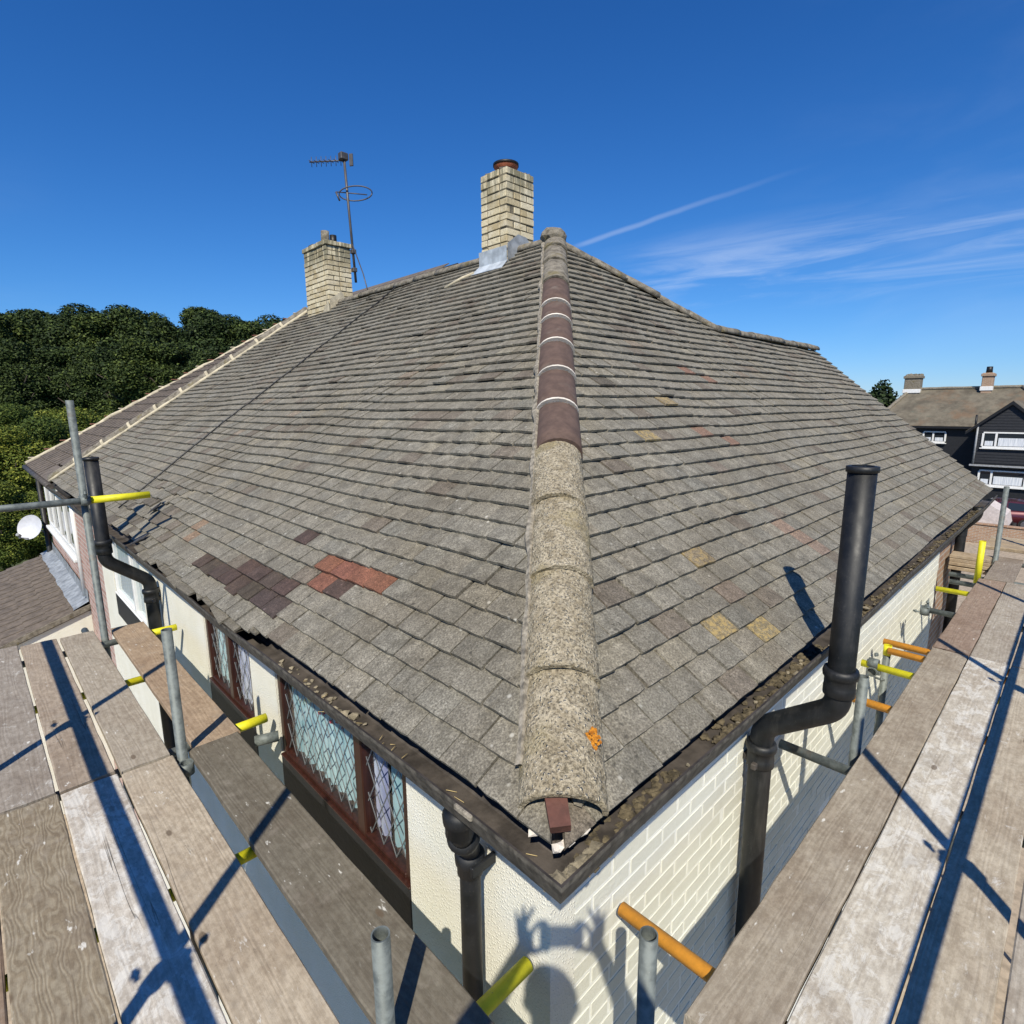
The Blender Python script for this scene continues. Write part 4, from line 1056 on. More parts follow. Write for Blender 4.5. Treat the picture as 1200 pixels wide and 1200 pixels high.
# aerial and satellite dish
ae = MB().tube([(3.69, 7.33, 2.95), (3.66, 7.36, 3.9), (3.645, 7.40, 4.72)], .019, 10).obj('tv_aerial', 'aerial')
tag(ae, 'tall thin TV aerial mast strapped to the left chimney', 'aerial')
b = MB(); b.tube([(3.65, 7.40, 4.66), (3.35, 7.9, 4.70)], .010, 6)
for k in range(7):
    f = .1+k*.14; c = Vector((3.65, 7.40, 4.66)).lerp(Vector((3.35, 7.9, 4.70)), f); b.tube([c+Vector((.0, 0, -.07)), c+Vector((0, 0, .07))], .005, 5); b.tube([c+Vector((.06, .035, 0)), c-Vector((.06, .035, 0))], .005, 5)
b.box((3.58, 7.36, 4.66), (3.70, 7.46, 4.76), .01); b.prism([(3.69, 7.33, 4.58), (3.72, 7.28, 4.58), (3.72, 7.28, 4.74), (3.69, 7.33, 4.74)], (.02, .02, 0)); link('yagi_array', b.mesh(), 'aerial', ae)
b = MB()
cc = Vector((3.655, 7.375, 4.20))
b.tube([cc+Vector((math.cos(a)*.26*.7+.08, -math.sin(a)*.05+math.cos(a)*-.16-.1, math.sin(a)*.09)) for a in np.linspace(0, 2*math.pi, 25)], .009, 6)
b.tube([cc+Vector((-.12, .12, .03)), cc+Vector((.2, -.22, -.02))], .008, 6); b.tube([cc+Vector((-.13, .1, .02)), cc+Vector((-.1, .06, -.10))], .014, 6); link('loop_antenna', b.mesh(), 'aerial', ae)
b = MB(); b.tube([(3.67, 7.34, 3.5), (3.6, 6.95, 3.0), (3.52, 6.72, 2.74)], .009, 6); link('mast_cable', b.mesh(), 'aerial', ae)
b = MB(); b.box((3.645, 7.30, 3.1), (3.71, 7.372, 3.16), .005); b.box((3.645, 7.30, 3.36), (3.71, 7.372, 3.42), .005); link('mast_bracket', b.mesh(), 'aerial', ae)

# ================================================================== NEIGHBOUR ON THE LEFT (brick, lower pitch, lean-to porch)
nb = empty('neighbour_house', (2, 12.6, GROUND)); bpy.context.view_layer.update()
tag(nb, 'pink brick neighbouring house with white window and lean-to porch at far left', 'house')
def npart(name, b, m, root=None):
    o = b.obj(name, m); child_of(o, root or nb); return o
T3 = .594; EY0, EY1 = FEY+.05, 14.95; EZ = -.06; RX = 6.9
npart('wall', MB().box((WALL+.02, FEY+.02, GROUND), (WALL+.3, EY1-.05, EZ-.1)), 'red_brick')
npart('gable_wall', MB().prism([(WALL+.3, EY1-.15, GROUND), (9, EY1-.15, GROUND), (9, EY1-.15, 1), (RX, EY1-.15, EZ+RX*T3-.15), (WALL+.3, EY1-.15, EZ)], (0, .1, 0)), 'red_brick')
nroof = npart('roof', MB().prism([(-.02, EY0-1.6, EZ-.03), (-.02, EY1, EZ-.03), (RX, EY1, EZ+RX*T3-.03), (RX, EY0-1.6, EZ+RX*T3-.03)], (0, 0, -.03)).prism([(RX, EY0-1.6, EZ+RX*T3-.03), (RX, EY1, EZ+RX*T3-.03), (RX+4, EY1, EZ+RX*T3-2.4), (RX+4, EY0-1.6, EZ+RX*T3-2.4)], (0, 0, -.03)), 'underlay')
c3 = 1/math.sqrt(1+T3*T3); S3 = Vector((c3, 0, T3*c3)); N3 = Vector((-T3*c3, 0, c3)); R3 = Matrix((-Vector((0, 1, 0)), S3, N3)).transposed().to_4x4()
def itile(w, l):
    b = MB(); b.prism([(-w/2, 0, .0), (w/2-.035, 0, .0), (w/2-.03, 0, .016), (w/2, 0, .016), (w/2, 0, .032), (w/2-.035, 0, .032), (w/2-.045, 0, .02), (-w/2, 0, .02)], (0, l, -.024)); me = b.mesh('roof_tile'); me.materials.append(mat('interlock')); return me
IT = itile(.328, .345)
cols = [EY1-.17-k*.332 for k in range(22)]; rws = int(RX/c3/.305)
restb = MB()
for j in range(rws):
    for i, y in enumerate(cols):
        if y < EY0-1.5: continue
        # keep clear of our own hip end
        x = (j*.305)*c3
        M = Matrix.Translation(Vector((-.04, y+(j % 2)*0, EZ-.008))+S3*(j*.305)+N3*.004) @ R3
        if y < FEY+.35 - 0*x and x < AX and y < FEY+.35-(x/AX)*(FEY-FAY)*.0: 
            if y < FEY+.2: continue
        if i < 9 and j < 24: link('roof_tile', IT, None, nroof, M)
        else: restb.box((-.164, 0, 0), (.164, .345, .018), 0, M)
o = restb.obj('tile_field', 'interlock', nroof); o['kind'] = 'stuff'; nroof.matrix_parent_inverse = nroof.matrix_parent_inverse
b = MB(); vp0, vp1 = Vector((-.03, EY1+.01, EZ+.012)), Vector((RX, EY1+.01, EZ+RX*T3+.012)); pts = [vp0.lerp(vp1, k/30)+Vector((0, rr.gauss(0, .012), rr.gauss(0, .01))) for k in range(31)]
b.tube(pts, [.045+.014*rr.random() for _ in pts], 6); npart('verge_mortar', b, 'mortar')
for k in range(24):
    c = vp0.lerp(vp1, (k+.5)/24); npart('verge_tile', MB().box(c+Vector((-.1, -.02, .025)), c+Vector((.1, .09, .05)), .008), 'red_brown_tile' if k % 3 else 'mortar')
npart('gutter', MB().tube([(-.06, EY0+.0, EZ-.05), (-.06, EY1, EZ-.05)], .05, 10), 'gutter')
npart('fascia', MB().box((.0, EY0, EZ-.17), (.02, EY1-.02, EZ-.03)), 'paint_white')
wz0, wz1 = -1.32, -.42
win = npart('window', MB().box((WALL-.02, 10.55, wz0), (WALL+.03, 14.35, wz0+.09), .01).box((WALL-.02, 10.55, wz1-.08), (WALL+.03, 14.35, wz1), .01), 'paint_white')
for y in (10.59, 11.5, 12.45, 13.4, 14.31): npart('mullion', MB().box((WALL-.024, y-.05, wz0+.09), (WALL+.03, y+.05, wz1-.08), .008), 'paint_white', win)
for y in (11.05, 12.0, 12.95, 13.85): npart('pane', MB().box((WALL+.006, y-.43, wz0+.09), (WALL+.012, y+.43, wz1-.08)), 'car_glass', win); npart('curtain', MB().box((WALL+.013, y-.42, wz0+.1), (WALL+.016, y+.42, wz1-.09)), 'curtain_white', win)
npart('sill', MB().box((WALL-.08, 10.45, wz0-.06), (WALL+.03, 14.45, wz0-.003), .01), 'paint_white', win)
npart('downpipe', MB().tube([(WALL-.06, EY1-.15, EZ-.1), (WALL-.06, EY1-.15, GROUND)], .05, 10), 'black_pvc')
npart('downpipe', MB().tube([(WALL-.02, FEY-.1, -.1), (WALL-.02, FEY-.1, -1.9)], .034, 10), 'paint_white')
# lean-to porch
PT = .335; PZ = -1.98; PX = -2.6; PY0, PY1 = 10.0, 15.0
npart('porch_wall', MB().prism([(WALL, PY0+.03, GROUND), (PX+.2, PY0+.03, GROUND), (PX+.2, PY0+.03, PZ+(PX)*PT-.02), (WALL, PY0+.03, PZ-.09)], (0, .15, 0)), 'render')
npart('porch_wall', MB().box((PX+.2, PY0+.1, GROUND), (PX+.35, PY1-.1, PZ+PX*PT-.05)), 'render')
pr = npart('porch_roof', MB().prism([(WALL+.02, PY0, PZ-.04), (WALL+.02, PY1, PZ-.04), (PX, PY1, PZ+(PX-WALL)*PT-.04), (PX, PY0, PZ+(PX-WALL)*PT-.04)], (0, 0, -.05)), 'underlay')
cp = 1/math.sqrt(1+PT*PT); SP = Vector((cp, 0, PT*cp)); NP = Vector((-PT*cp, 0, cp)); RP = Matrix((-Vector((0, 1, 0)), SP, NP)).transposed().to_4x4()
for j in range(10):
    for i in range(15):
        M = Matrix.Translation(Vector((PX, PY0+.17+i*.332, PZ+(PX-WALL)*PT-.02))+SP*(j*.3-.03)) @ RP
        link('roof_tile', IT, None, pr, M)
npart('porch_verge', MB().prism([(WALL, PY0-.02, PZ+.0), (PX, PY0-.02, PZ+(PX-WALL)*PT), (PX, PY0-.02, PZ+(PX-WALL)*PT-.08), (WALL, PY0-.02, PZ-.08)], (0, .035, 0)), 'hip_grey')
bm = bmesh.new(); prev = None
for k in range(41):
    y = PY0+(PY1-PY0)*k/40; w_ = .008*math.sin(k*.7)+.006*rr.gauss(0, 1)
    q = [bm.verts.new((WALL-.006, y, PZ+.22+w_*.5)), bm.verts.new((WALL-.012, y, PZ+.05)), bm.verts.new((WALL-.22+w_, y, PZ-.02-.05+.02))]
    if prev:
        for i in range(2): bm.faces.new((prev[i], q[i], q[i+1], prev[i+1]))
    prev = q
o = link('lead_flashing', from_bm('lead_flashing', bm), 'dark_lead'); child_of(o, nb)
# satellite dish on the far corner
ds = empty('satellite_dish', (WALL-.05, EY1+.02, -1.55)); bpy.context.view_layer.update()
tag(ds, 'pale grey satellite dish on the far corner of the brick wall', 'satellite dish')
dc = Vector((-.12, 14.8, -1.40)); nd = (Vector((-.62, -.72, .36))).normalized(); du = nd.cross(Vector((0, 0, 1))).normalized(); dv = nd.cross(du)
bm = bmesh.new(); rings = []
for k in range(7):
    r_ = .25*k/6
    rings.append([bm.verts.new(dc+du*(math.cos(a)*r_)+dv*(math.sin(a)*r_*1.06)+nd*(.07*(k/6)**2)) for a in np.linspace(0, 2*math.pi, 28, endpoint=False)] if k else [bm.verts.new(dc)])
for a, b in zip(rings, rings[1:]):
    n = len(b)
    for i in range(n):
        f = bm.faces.new((a[0], b[i], b[(i+1) % n]) if len(a) == 1 else (a[i], b[i], b[(i+1) % n], a[(i+1) % n])); f.smooth = True
o = link('reflector', from_bm('reflector', bm), 'dish'); child_of(o, ds)
o = MB().tube([dc-nd*.01, dc-nd*.08, Vector((WALL-.02, EY1-.02, -1.6))], .018, 8).obj('mount_arm', 'plastic_grey'); child_of(o, ds)
o = MB().tube([dc+dv*.24, dc+dv*.26+nd*.30], .011, 8).obj('feed_arm', 'plastic_grey'); child_of(o, ds)
o = MB().tube([dc+dv*.22+nd*.28, dc+dv*.20+nd*.36], .032, 12).obj('receiver', 'plastic_grey'); child_of(o, ds)

# ================================================================== SCAFFOLD
ZB = -.65
def tube(p0, p1, m_, label, group='galvanised scaffold tubes', r=.02415, name='scaffold_tube'):
    o = MB().tube([p0, p1], r, 20, hollow=.84).obj(name, m_); tag(o, label, 'scaffold tube', group); return o
def sleeve(parent, p0, p1, m_='yellow', r=.0265):
    return link('painted_sleeve', MB().tube([p0, p1], r, 20, hollow=.86).mesh(), m_, parent)
# standards
tube((-.36, .27, GROUND), (-.36, .27, -.243), 'galv', 'short upright scaffold tube by the inner left board, front of picture')
tube((-.362, 2.18, GROUND), (-.362, 2.18, .013), 'galv', 'short upright scaffold tube in front of the second leaded window')
lp = tube((-.36, 4.30, GROUND), (-.36, 4.30, 1.127), 'galv', 'tall upright scaffold tube at the far left end of the platform')
tube((.16, -.178, GROUND), (.16, -.178, -.294), 'galv', 'short upright scaffold tube in front of the painted brick corner')
tube((2.11, -.178, GROUND), (2.11, -.178, -.277), 'galv', 'short upright scaffold tube beside the swan neck soil pipe')
tube((7.08, -.25, GROUND), (7.08, -.25, .17), 'galv', 'upright scaffold tube at the far end of the right platform')
sx = tube((3.72, .03, GROUND), (3.72, .03, -.74), 'galv', 'upright scaffold tube under the orange tubes'); sleeve(sx, (3.72, .03, -.76), (3.72, .03, -.685))
for y, t_ in ((-1.6, 'nearest the photographer'), (.41, 'second along'), (2.36, 'third along'), (4.31, 'at the far end')):
    tube((-1.40, y, GROUND), (-1.40, y, 1.25 if y > -1 else .6), 'galv', 'outer upright scaffold tube of the left platform, '+t_)
for x, t_ in ((.868, 'nearest the corner'), (2.79, 'second along'), (4.72, 'third along'), (6.65, 'at the far end')):
    tube((x, -1.262, GROUND), (x, -1.262, 1.25), 'galv', 'outer upright scaffold tube of the right platform, '+t_)
# guard rails (their shadows cross the boards)
tube((-1.335, -1.75, .28), (-1.350, 4.75, .28), 'galv', 'guard rail tube along the outer edge of the left platform', r=.029)
tube((-1.6, -1.222, .28), (7.4, -1.20, .28), 'galv', 'guard rail tube along the outer edge of the right platform', r=.029)
er = tube((-1.5, 4.25, .408), (.03, 4.25, .408), 'galv', 'horizontal end rail with a yellow end at far left'); sleeve(er, (-.33, 4.25, .408), (.045, 4.25, .408))
# ledgers under the boards
tube((-.42, -1.2, -.765), (-.42, 4.9, -.765), 'galv', 'ledger tube beneath the inner edge of the left platform')
tube((-1.31, -1.7, -.765), (-1.31, 4.9, -.765), 'galv', 'ledger tube beneath the outer edge of the left platform')
tube((.2, -.235, -.765), (7.3, -.235, -.765), 'galv', 'ledger tube beneath the inner edge of the right platform')
tube((-1.4, -1.19, -.765), (7.3, -1.19, -.765), 'galv', 'ledger tube beneath the outer edge of the right platform')
# cross tubes: left platform
def cross_left(y, x1, m_, label, x0=-1.5, r=.02415): return tube((x0, y, -.7135), (x1, y, -.7135), m_, label, 'painted scaffold cross tubes' if m_ != 'galv' else 'galvanised scaffold tubes', r)
cross_left(.238, .135, 'yellow', 'yellow cross tube poking out beside the photographer\'s shadow')
cross_left(1.347, -.13, 'yellow', 'yellow cross tube seen in the gap below the inner left board')
sleeve(cross_left(2.335, .10, 'galv', 'cross tube with yellow end by the corner of the nearest leaded window'), (-.12, 2.335, -.7135), (.108, 2.335, -.7135))
cross_left(3.41, -.13, 'yellow', 'yellow cross tube seen in the gap near the far boards')
sleeve(cross_left(4.275, .11, 'galv', 'cross tube with yellow end behind the short pole, by the black soil pipe'), (-.11, 4.275, -.7135), (.12, 4.275, -.7135))
tube((.015, 2.28, -.8), (.135, 2.24, -.8), 'galv', 'stub of grey tube under the yellow tube by the window', r=.03)
# cross tubes: right platform
def cross_right(x, y1, m_, label, dx=0, z=-.7135): return tube((x-dx, -1.4, z), (x, y1, z), m_, label, 'painted scaffold cross tubes' if m_ != 'galv' else 'galvanised scaffold tubes')
cross_right(.52, .143, 'orange', 'orange cross tube behind the short upright at the front corner')
cross_right(1.95, .13, 'galv', 'grey cross tube meeting the wall by the soil pipe')
cross_right(2.75, .05, 'orange', 'orange cross tube lowest of the three beyond the soil pipe')
cross_right(3.335, .10, 'yellow', 'yellow cross tube between the orange ones')
cross_right(3.69, .02, 'orange', 'lower one of two orange cross tubes lying side by side')
cross_right(3.855, .085, 'orange', 'upper one of two orange cross tubes lying side by side')
cross_right(4.89, .02, 'galv', 'grey cross tube with rough end, middle of the right wall')
cross_right(5.66, .05, 'yellow', 'yellow cross tube farthest along the right wall')
cross_right(6.03, .0, 'galv', 'grey cross tube just past the farthest yellow one')
cross_right(6.35, .05, 'galv', 'grey cross tube near the end of the painted wall')
cross_right(7.28, .12, 'galv', 'grey cross tube at the far bare brickwork')
yv = tube((6.16, -.2, -1.3), (6.16, -.2, -.72), 'galv', 'upright tube with yellow top near the stacked boards'); sleeve(yv, (6.16, -.2, -.73), (6.16, -.2, -.285), r=.0275)
# couplers
def coupler_mesh():
    b = MB(); b.tube([(-.03, 0, 0), (.03, 0, 0)], .034, 14, hollow=.76); b.tube([(0, .055, -.03), (0, .055, .03)], .034, 14, hollow=.76); b.box((-.02, .015, -.02), (.02, .04, .02), .004)
    b.box((-.012, -.02, .024), (.012, .02, .046), .003); b.tube([(0, -.045, .02), (0, -.045, .075)], .008, 8); b.tube([(0, -.045, .05), (0, -.045, .062)], .014, 6)
    b.tube([(.03, .1, 0), (.075, .1, 0)], .008, 8); b.tube([(.05, .1, 0), (.062, .1, 0)], .014, 6); me = b.mesh('scaffold_coupler'); me.materials.append(mat('galv')); return me
CM = coupler_mesh()
def coupler(loc, rot, label):
    o = link('scaffold_coupler', CM); o.location = loc; o.rotation_euler = rot; tag(o, label, 'coupler', 'scaffold couplers')
coupler((-.362, 2.12, -.70), (0, math.pi/2, math.pi/2), 'coupler at the foot of the short pole before the second window')
coupler((-.36, 4.245, .408), (0, 0, 0), 'coupler joining the end rail to the tall left pole')
coupler((-1.34, .41, .28), (0, 0, math.pi/2), 'coupler on the left guard rail at the second outer upright')
coupler((-1.345, 2.36, .28), (0, 0, math.pi/2), 'coupler on the left guard rail at the third outer upright')
coupler((.868, -1.21, .28), (0, 0, math.pi), 'coupler on the right guard rail nearest the corner')
coupler((2.79, -1.208, .28), (0, 0, math.pi), 'coupler on the right guard rail at the second upright')
coupler((4.89, .0, -.7135), (0, 0, math.pi/2), 'coupler on the rough-ended grey cross tube')
coupler((3.335, .03, -.75), (math.pi/2, 0, 0), 'coupler on the yellow cross tube among the orange ones')
# boards
def board(axis, a, b, lat, w, color, label, z=ZB, yaw=0, t=.038, name='scaffold_board', grp='scaffold boards', mt='board'):
    """plank along axis from a to b, centred at lat"""
    L = b-a; bm = bmesh.new(); n = max(2, int(L/.16)); R = random.Random(hash(label) & 0xffff if False else sum(map(ord, label)))
    rings = []; ph = R.uniform(0, 6)
    for k in range(n+1):
        x = -L/2+L*k/n; bow = .004*math.sin(x*1.3+ph); wob = R.gauss(0, .0008)
        e = .004
        prof = [(-w/2+e, -t), (-w/2, -t+e), (-w/2+R.gauss(0, .001), -e), (-w/2+e, 0), (-w/6, .0012*R.gauss(0, 1)), (w/6, .0012*R.gauss(0, 1)), (w/2-e, 0), (w/2+R.gauss(0, .001), -e), (w/2, -t+e), (w/2-e, -t)]
        rings.append([bm.verts.new((x+(R.gauss(0, .002) if k in (0, n) else 0), y+wob, zz+bow)) for y, zz in prof])
    for p, q in zip(rings, rings[1:]):
        for i in range(10): bm.faces.new((p[i], q[i], q[(i+1) % 10], p[(i+1) % 10]))
    bm.faces.new(rings[0]); bm.faces.new(rings[-1][::-1])
    bmesh.ops.recalc_face_normals(bm, faces=bm.faces[:])
    o = link(name, from_bm(name, bm), mt)
    mid = (a+b)/2
    o.location = (lat, mid, z) if axis == 'Y' else (mid, lat, z); o.rotation_euler = (0, 0, (math.pi/2 if axis == 'Y' else 0)+yaw)
    o.color = color; tag(o, label, 'scaffold board', grp); return o
TAN, BRN, GRY, DRK = (.36, .29, .215), (.30, .225, .165), (.315, .285, .25), (.19, .165, .13)
def cc_(c, s): return (c[0], c[1], c[2], s)
board('Y', -1.72, 2.215, -1.405, .218, cc_(BRN, .3), 'scaffold board at the outer edge of the near left platform')
board('Y', -1.70, 2.225, -1.182, .218, cc_(BRN, .3), 'brown scaffold board second from the outer edge, near left')
board('Y', -1.71, 2.235, -.957, .216, cc_((.31, .27, .20), .15), 'bold-grained brown board at lower left with swirling grain', mt='board_bold')
board('Y', -1.70, 2.228, -.733, .214, cc_((.54, .51, .46), 1.0), 'whitish paint-splashed board crossed by the long shadow, lower left')
board('Y', -1.72, 2.20, -.5075, .216, cc_((.46, .40, .315), .4), 'light brown board edging the gap, lower left')
board('Y', 2.225, 4.50, -1.402, .218, cc_(GRY, .5), 'outermost far left scaffold board')
board('Y', 2.25, 4.53, -1.18, .218, cc_(GRY, .7), 'grey far left board cut by the picture edge with white marks')
board('Y', 2.265, 4.535, -.960, .212, cc_(GRY, .72), 'white-spotted grey far left board at the picture edge')
board('Y', 2.25, 4.50, -.736, .209, cc_((.38, .32, .255), .4), 'far left board carrying the long dark shadow')
board('Y', 2.222, 4.485, -.508, .208, cc_((.38, .34, .28), .45), 'far left board between the shadow and the gap')
board('Y', -.35, 2.19, -.212, .238, cc_((.165, .15, .12), .2), 'dark weathered board running below the nearest leaded window', z=ZB+.003)
board('Y', 2.20, 4.42, -.190, .224, cc_((.38, .29, .205), .1), 'clean light brown inner board behind the short pole', z=ZB)
RB = [(-.3175, .203, (.37, .33, .27), .6, 'inner edge board of the right platform, grey brown and scuffed'), (-.528, .206, (.55, .52, .455), 1.0, 'cement-whitened second board of the right platform'), (-.735, .192, (.47, .42, .335), .7, 'sandy third board of the right platform beyond the black shadow'), (-.955, .21, (.42, .385, .33), .5, 'fourth board of the right platform at the picture edge'), (-1.165, .2, (.3, .26, .21), .3, 'outer edge board of the right platform, near half')]
for lat, w, c, s_, lb in RB: board('X', .30+rr.uniform(-.02, .02), 3.80+.02*rr.gauss(0, 1), lat, w, cc_(c, s_), lb)
for lat, w, c, s_, lb in [(-.318, .203, (.31, .235, .185), .25, 'brown inner board in the far half of the right platform'), (-.529, .205, (.40, .365, .31), .7, 'second board in the far half of the right platform'), (-.742, .2, (.44, .39, .32), .6, 'third board in the far half of the right platform'), (-.96, .2, (.34, .3, .25), .5, 'fourth board in the far half of the right platform'), (-1.17, .2, (.3, .26, .21), .3, 'outer board in the far half of the right platform')]:
    board('X', 3.825+rr.uniform(-.01, .01), 6.1, lat, w, cc_(c, s_), lb)
board('X', 6.12, 7.3, -.36, .22, cc_((.28, .24, .2), .2), 'dark short board beyond the far seam of the right platform')
for k, x in enumerate((7.42, 7.65, 7.88)): board('Y', -2.6, -.12, x, .222, cc_((.44, .36, .25), .2), 'pale sandy crosswise board at the far right corner, '+('nearest', 'middle', 'farthest')[k], z=ZB+.1)
for k in range(4): board('Y', -.22, .13+0*k, 7.0+.012*k, .225, cc_((.42, .34, .24), .15), 'board end in the short stack by the far downpipe, '+('bottom', 'second up', 'third up', 'top')[k]+' one', z=ZB-.10+k*.042, name='scaffold_board')

# ================================================================== HOUSE ACROSS THE ROAD
oh = empty('opposite_house', (49, 5, GROUND)); bpy.context.view_layer.update()
tag(oh, 'black clad house with brown tiled roof and white windows across the road', 'house')
def opart(name, b, m, root=None):
    o = b.obj(name, m); child_of(o, root or oh); return o
FX, MX = 45.0, 49.0
def at(px, py, X):
    d = ray(px, py); k = (X-CAM.x)/d.x; return CAM+d*k
def fit(px, py, X): q = at(px, py, X); return q.y, q.z
yE = at(1080, 499, MX).z; r0 = at(1068, 457, 53.5); r1 = at(1166, 453.5, 53.5); lE = at(1030, 499, MX).y+.6
hz = r0.z
opart('wall', MB().box((MX+.3, r1.y-4.5, GROUND), (MX+8.5, lE-.6, yE-.02)), 'black_clad')
b = MB()
e = [Vector((MX, lE, yE)), Vector((MX, r1.y-5, yE)), Vector((53.5, r1.y-1.5, hz)), Vector((53.5, r0.y, hz)), Vector((58, lE, yE)), Vector((58, r1.y-5, yE))]
for f in ((0, 1, 2, 3), (4, 3, 2, 5), (0, 3, 4), (1, 5, 2)): b.bm.faces.new([b.bm.verts.new(e[i]) for i in f])
orf = opart('roof', b, 'far_roof')
for q0, q1 in ((e[3], e[2]), (e[3], e[0]), (e[2], e[1])):
    pts = [q0.lerp(q1, k/16)+Vector((0, 0, .05+.03*rr.random())) for k in range(17)]; opart('ridge', MB().tube(pts, .13, 6), 'hip_grey', orf)
opart('eaves_gutter', MB().box((MX-.1, r1.y-5, yE-.16), (MX+.02, lE, yE-.02)), 'cable')
# front gable
ga = at(1188, 470, FX); gb = at(1141, 500, FX); gy0 = 2*ga.y-gb.y; gw = at(1138, 545, FX); zt = at(1150, 544, FX).z
opart('gable_wall', MB().prism([(FX, gw.y, zt), (FX, gw.y, gb.z), (FX, ga.y, ga.z-.12), (FX, 2*ga.y-gw.y, gb.z), (FX, 2*ga.y-gw.y, zt)], (MX-FX+.3, 0, 0)), 'black_clad')
opart('lower_wall', MB().box((FX+.3, 2*ga.y-gw.y+.02, GROUND), (MX+.2, gw.y-.02, zt-.15)), 'black_clad')
zz = zt+.1
while zz < ga.z-.35:   # weatherboards
    f = min(1, max(0, (ga.z-.12-zz)/(ga.z-.12-gb.z))) if zz > gb.z else 1
    hw = (gw.y-ga.y)*f
    opart('weatherboard', MB().prism([(FX-.001, ga.y-hw, zz), (FX-.03, ga.y-hw, zz), (FX-.008, ga.y-hw, zz+.17), (FX-.001, ga.y-hw, zz+.17)], (0, 2*hw, 0)), 'black_clad'); zz += .175
b = MB(); ov = .35; sl = (ga.z-gb.z)/(gb.y-ga.y)
for s_ in (1, -1):
    b.prism([(FX-.18, ga.y, ga.z+.03), (FX-.18, ga.y+s_*(gb.y-ga.y+ov), gb.z-ov*sl+.03), (FX-.18, ga.y+s_*(gb.y-ga.y+ov), gb.z-ov*sl-.07), (FX-.18, ga.y, ga.z-.07)], (MX-FX+3.0, 0, 0))
opart('gable_roof', b, 'far_roof')
b = MB()
for s_ in (1, -1): b.prism([(FX-.22, ga.y, ga.z+.01), (FX-.22, ga.y+s_*(gb.y-ga.y+ov), gb.z-ov*sl+.01), (FX-.22, ga.y+s_*(gb.y-ga.y+ov), gb.z-ov*sl-.17), (FX-.22, ga.y, ga.z-.2)], (.03, 0, 0))
opart('bargeboard', b, 'cable')
opart('white_trim', MB().box((FX-.12, 2*ga.y-gw.y-.1, zt-.13), (FX+.3, gw.y+.1, zt-.02), .01), 'plastic_grey')
opart('downpipe', MB().tube([(FX-.08, gw.y-.08, gb.z+.25), (FX-.08, gw.y-.08, zt)], .055, 8), 'plastic_grey')
opart('vent_pipe', MB().tube([(FX-.06, gw.y+.05, gb.z-.3), (FX-.06, gw.y+.05, gb.z+.75)], .06, 8), 'cable')
def owin(pa, pb, X, cols, m_='paint_white'):
    (y0, z0_), (y1, z1_) = fit(*pa, X), fit(*pb, X); y0, y1 = max(y0, y1), min(y0, y1); z0_, z1_ = max(z0_, z1_), min(z0_, z1_)
    w = opart('window', MB().box((X-.09, y1, z1_), (X-.02, y0, z1_+.1), .01).box((X-.09, y1, z0_-.09), (X-.02, y0, z0_), .01), m_)
    n = len(cols); ys = [y0]+[y0+(y1-y0)*c for c in cols]+[y1]
    for y in ys: opart('mullion', MB().box((X-.094, y-.055, z1_+.1), (X-.02, y+.055, z0_-.09), .008), m_, w)
    for a, c in zip(ys, ys[1:]):
        opart('pane', MB().box((X-.05, min(a, c)+.05, z1_+.1), (X-.045, max(a, c)-.05, z0_-.09)), 'car_glass', w)
        opart('blind', MB().box((X-.058, min(a, c)+.12, z1_+.13), (X-.052, max(a, c)-.12, z1_+.13+(z0_-z1_)*(.5 if abs(a-c) > .8 else .3))), 'curtain_white', w)
    opart('sill', MB().box((X-.16, y1-.1, z1_-.07), (X-.02, y0+.1, z1_-.002), .01), m_, w)
owin((1153, 506), (1224, 527), FX, (.22, .72))
owin((1148, 550), (1222, 574), FX+.28, (.2, .72))
owin((1083, 505), (1107, 519), MX+.28, (.45,))
# chimneys and the rest
for (pa, pb, pot) in (((1061, 440), (1077, 459), False), ((1152, 437), (1162, 456), True)):
    a, b_ = at(*pa, 53.0), at(*pb, 53.0)
    ch = opart('chimney', MB().box((52.9, b_.y, b_.z-.8), (54.0, a.y, a.z), .03).box((52.82, b_.y-.07, a.z-.25), (54.08, a.y+.07, a.z-.05), .02), 'hip_grey' if not pot else 'bare_brick')
    opart('flashing', MB().box((52.85, b_.y-.06, b_.z-.1), (54.05, a.y+.06, b_.z+.2), .02), 'paint_white', ch)
    if pot: opart('chimney_pot', MB().tube([(53.4, (a.y+b_.y)/2, a.z-.02), (53.4, (a.y+b_.y)/2, a.z+.45)], [.2, .18], 10, hollow=.8), 'cable', ch)
    else:
        b = MB()
        for k in range(12): b.ball((53.2+.5*rr.random(), rr.uniform(b_.y, a.y), a.z), .14, 1, jit=.3)
        opart('flaunching', b, 'hip_grey', ch)
# red-roofed house beyond
rh = empty('red_roofed_house', (70, -1, GROUND)); bpy.context.view_layer.update(); tag(rh, 'small red tiled house roof beyond the black clad house at the right edge', 'house')
q = at(1205, 463, 66)
o = MB().box((66.5, q.y-9, GROUND), (74, q.y+1.2, q.z-2.2)).obj('wall', 'bare_brick'); child_of(o, rh)
b = MB(); e = [Vector((66, q.y+2.2, q.z-2.2)), Vector((66, q.y-10, q.z-2.2)), Vector((70, q.y-6, q.z+.2)), Vector((70, q.y-1.2, q.z+.2)), Vector((74.4, q.y+2.2, q.z-2.2)), Vector((74.4, q.y-10, q.z-2.2))]
for f in ((0, 1, 2, 3), (4, 3, 2, 5), (0, 3, 4), (1, 5, 2)): b.bm.faces.new([b.bm.verts.new(e[i]) for i in f])
o = b.obj('roof', 'red_brown_tile'); child_of(o, rh)
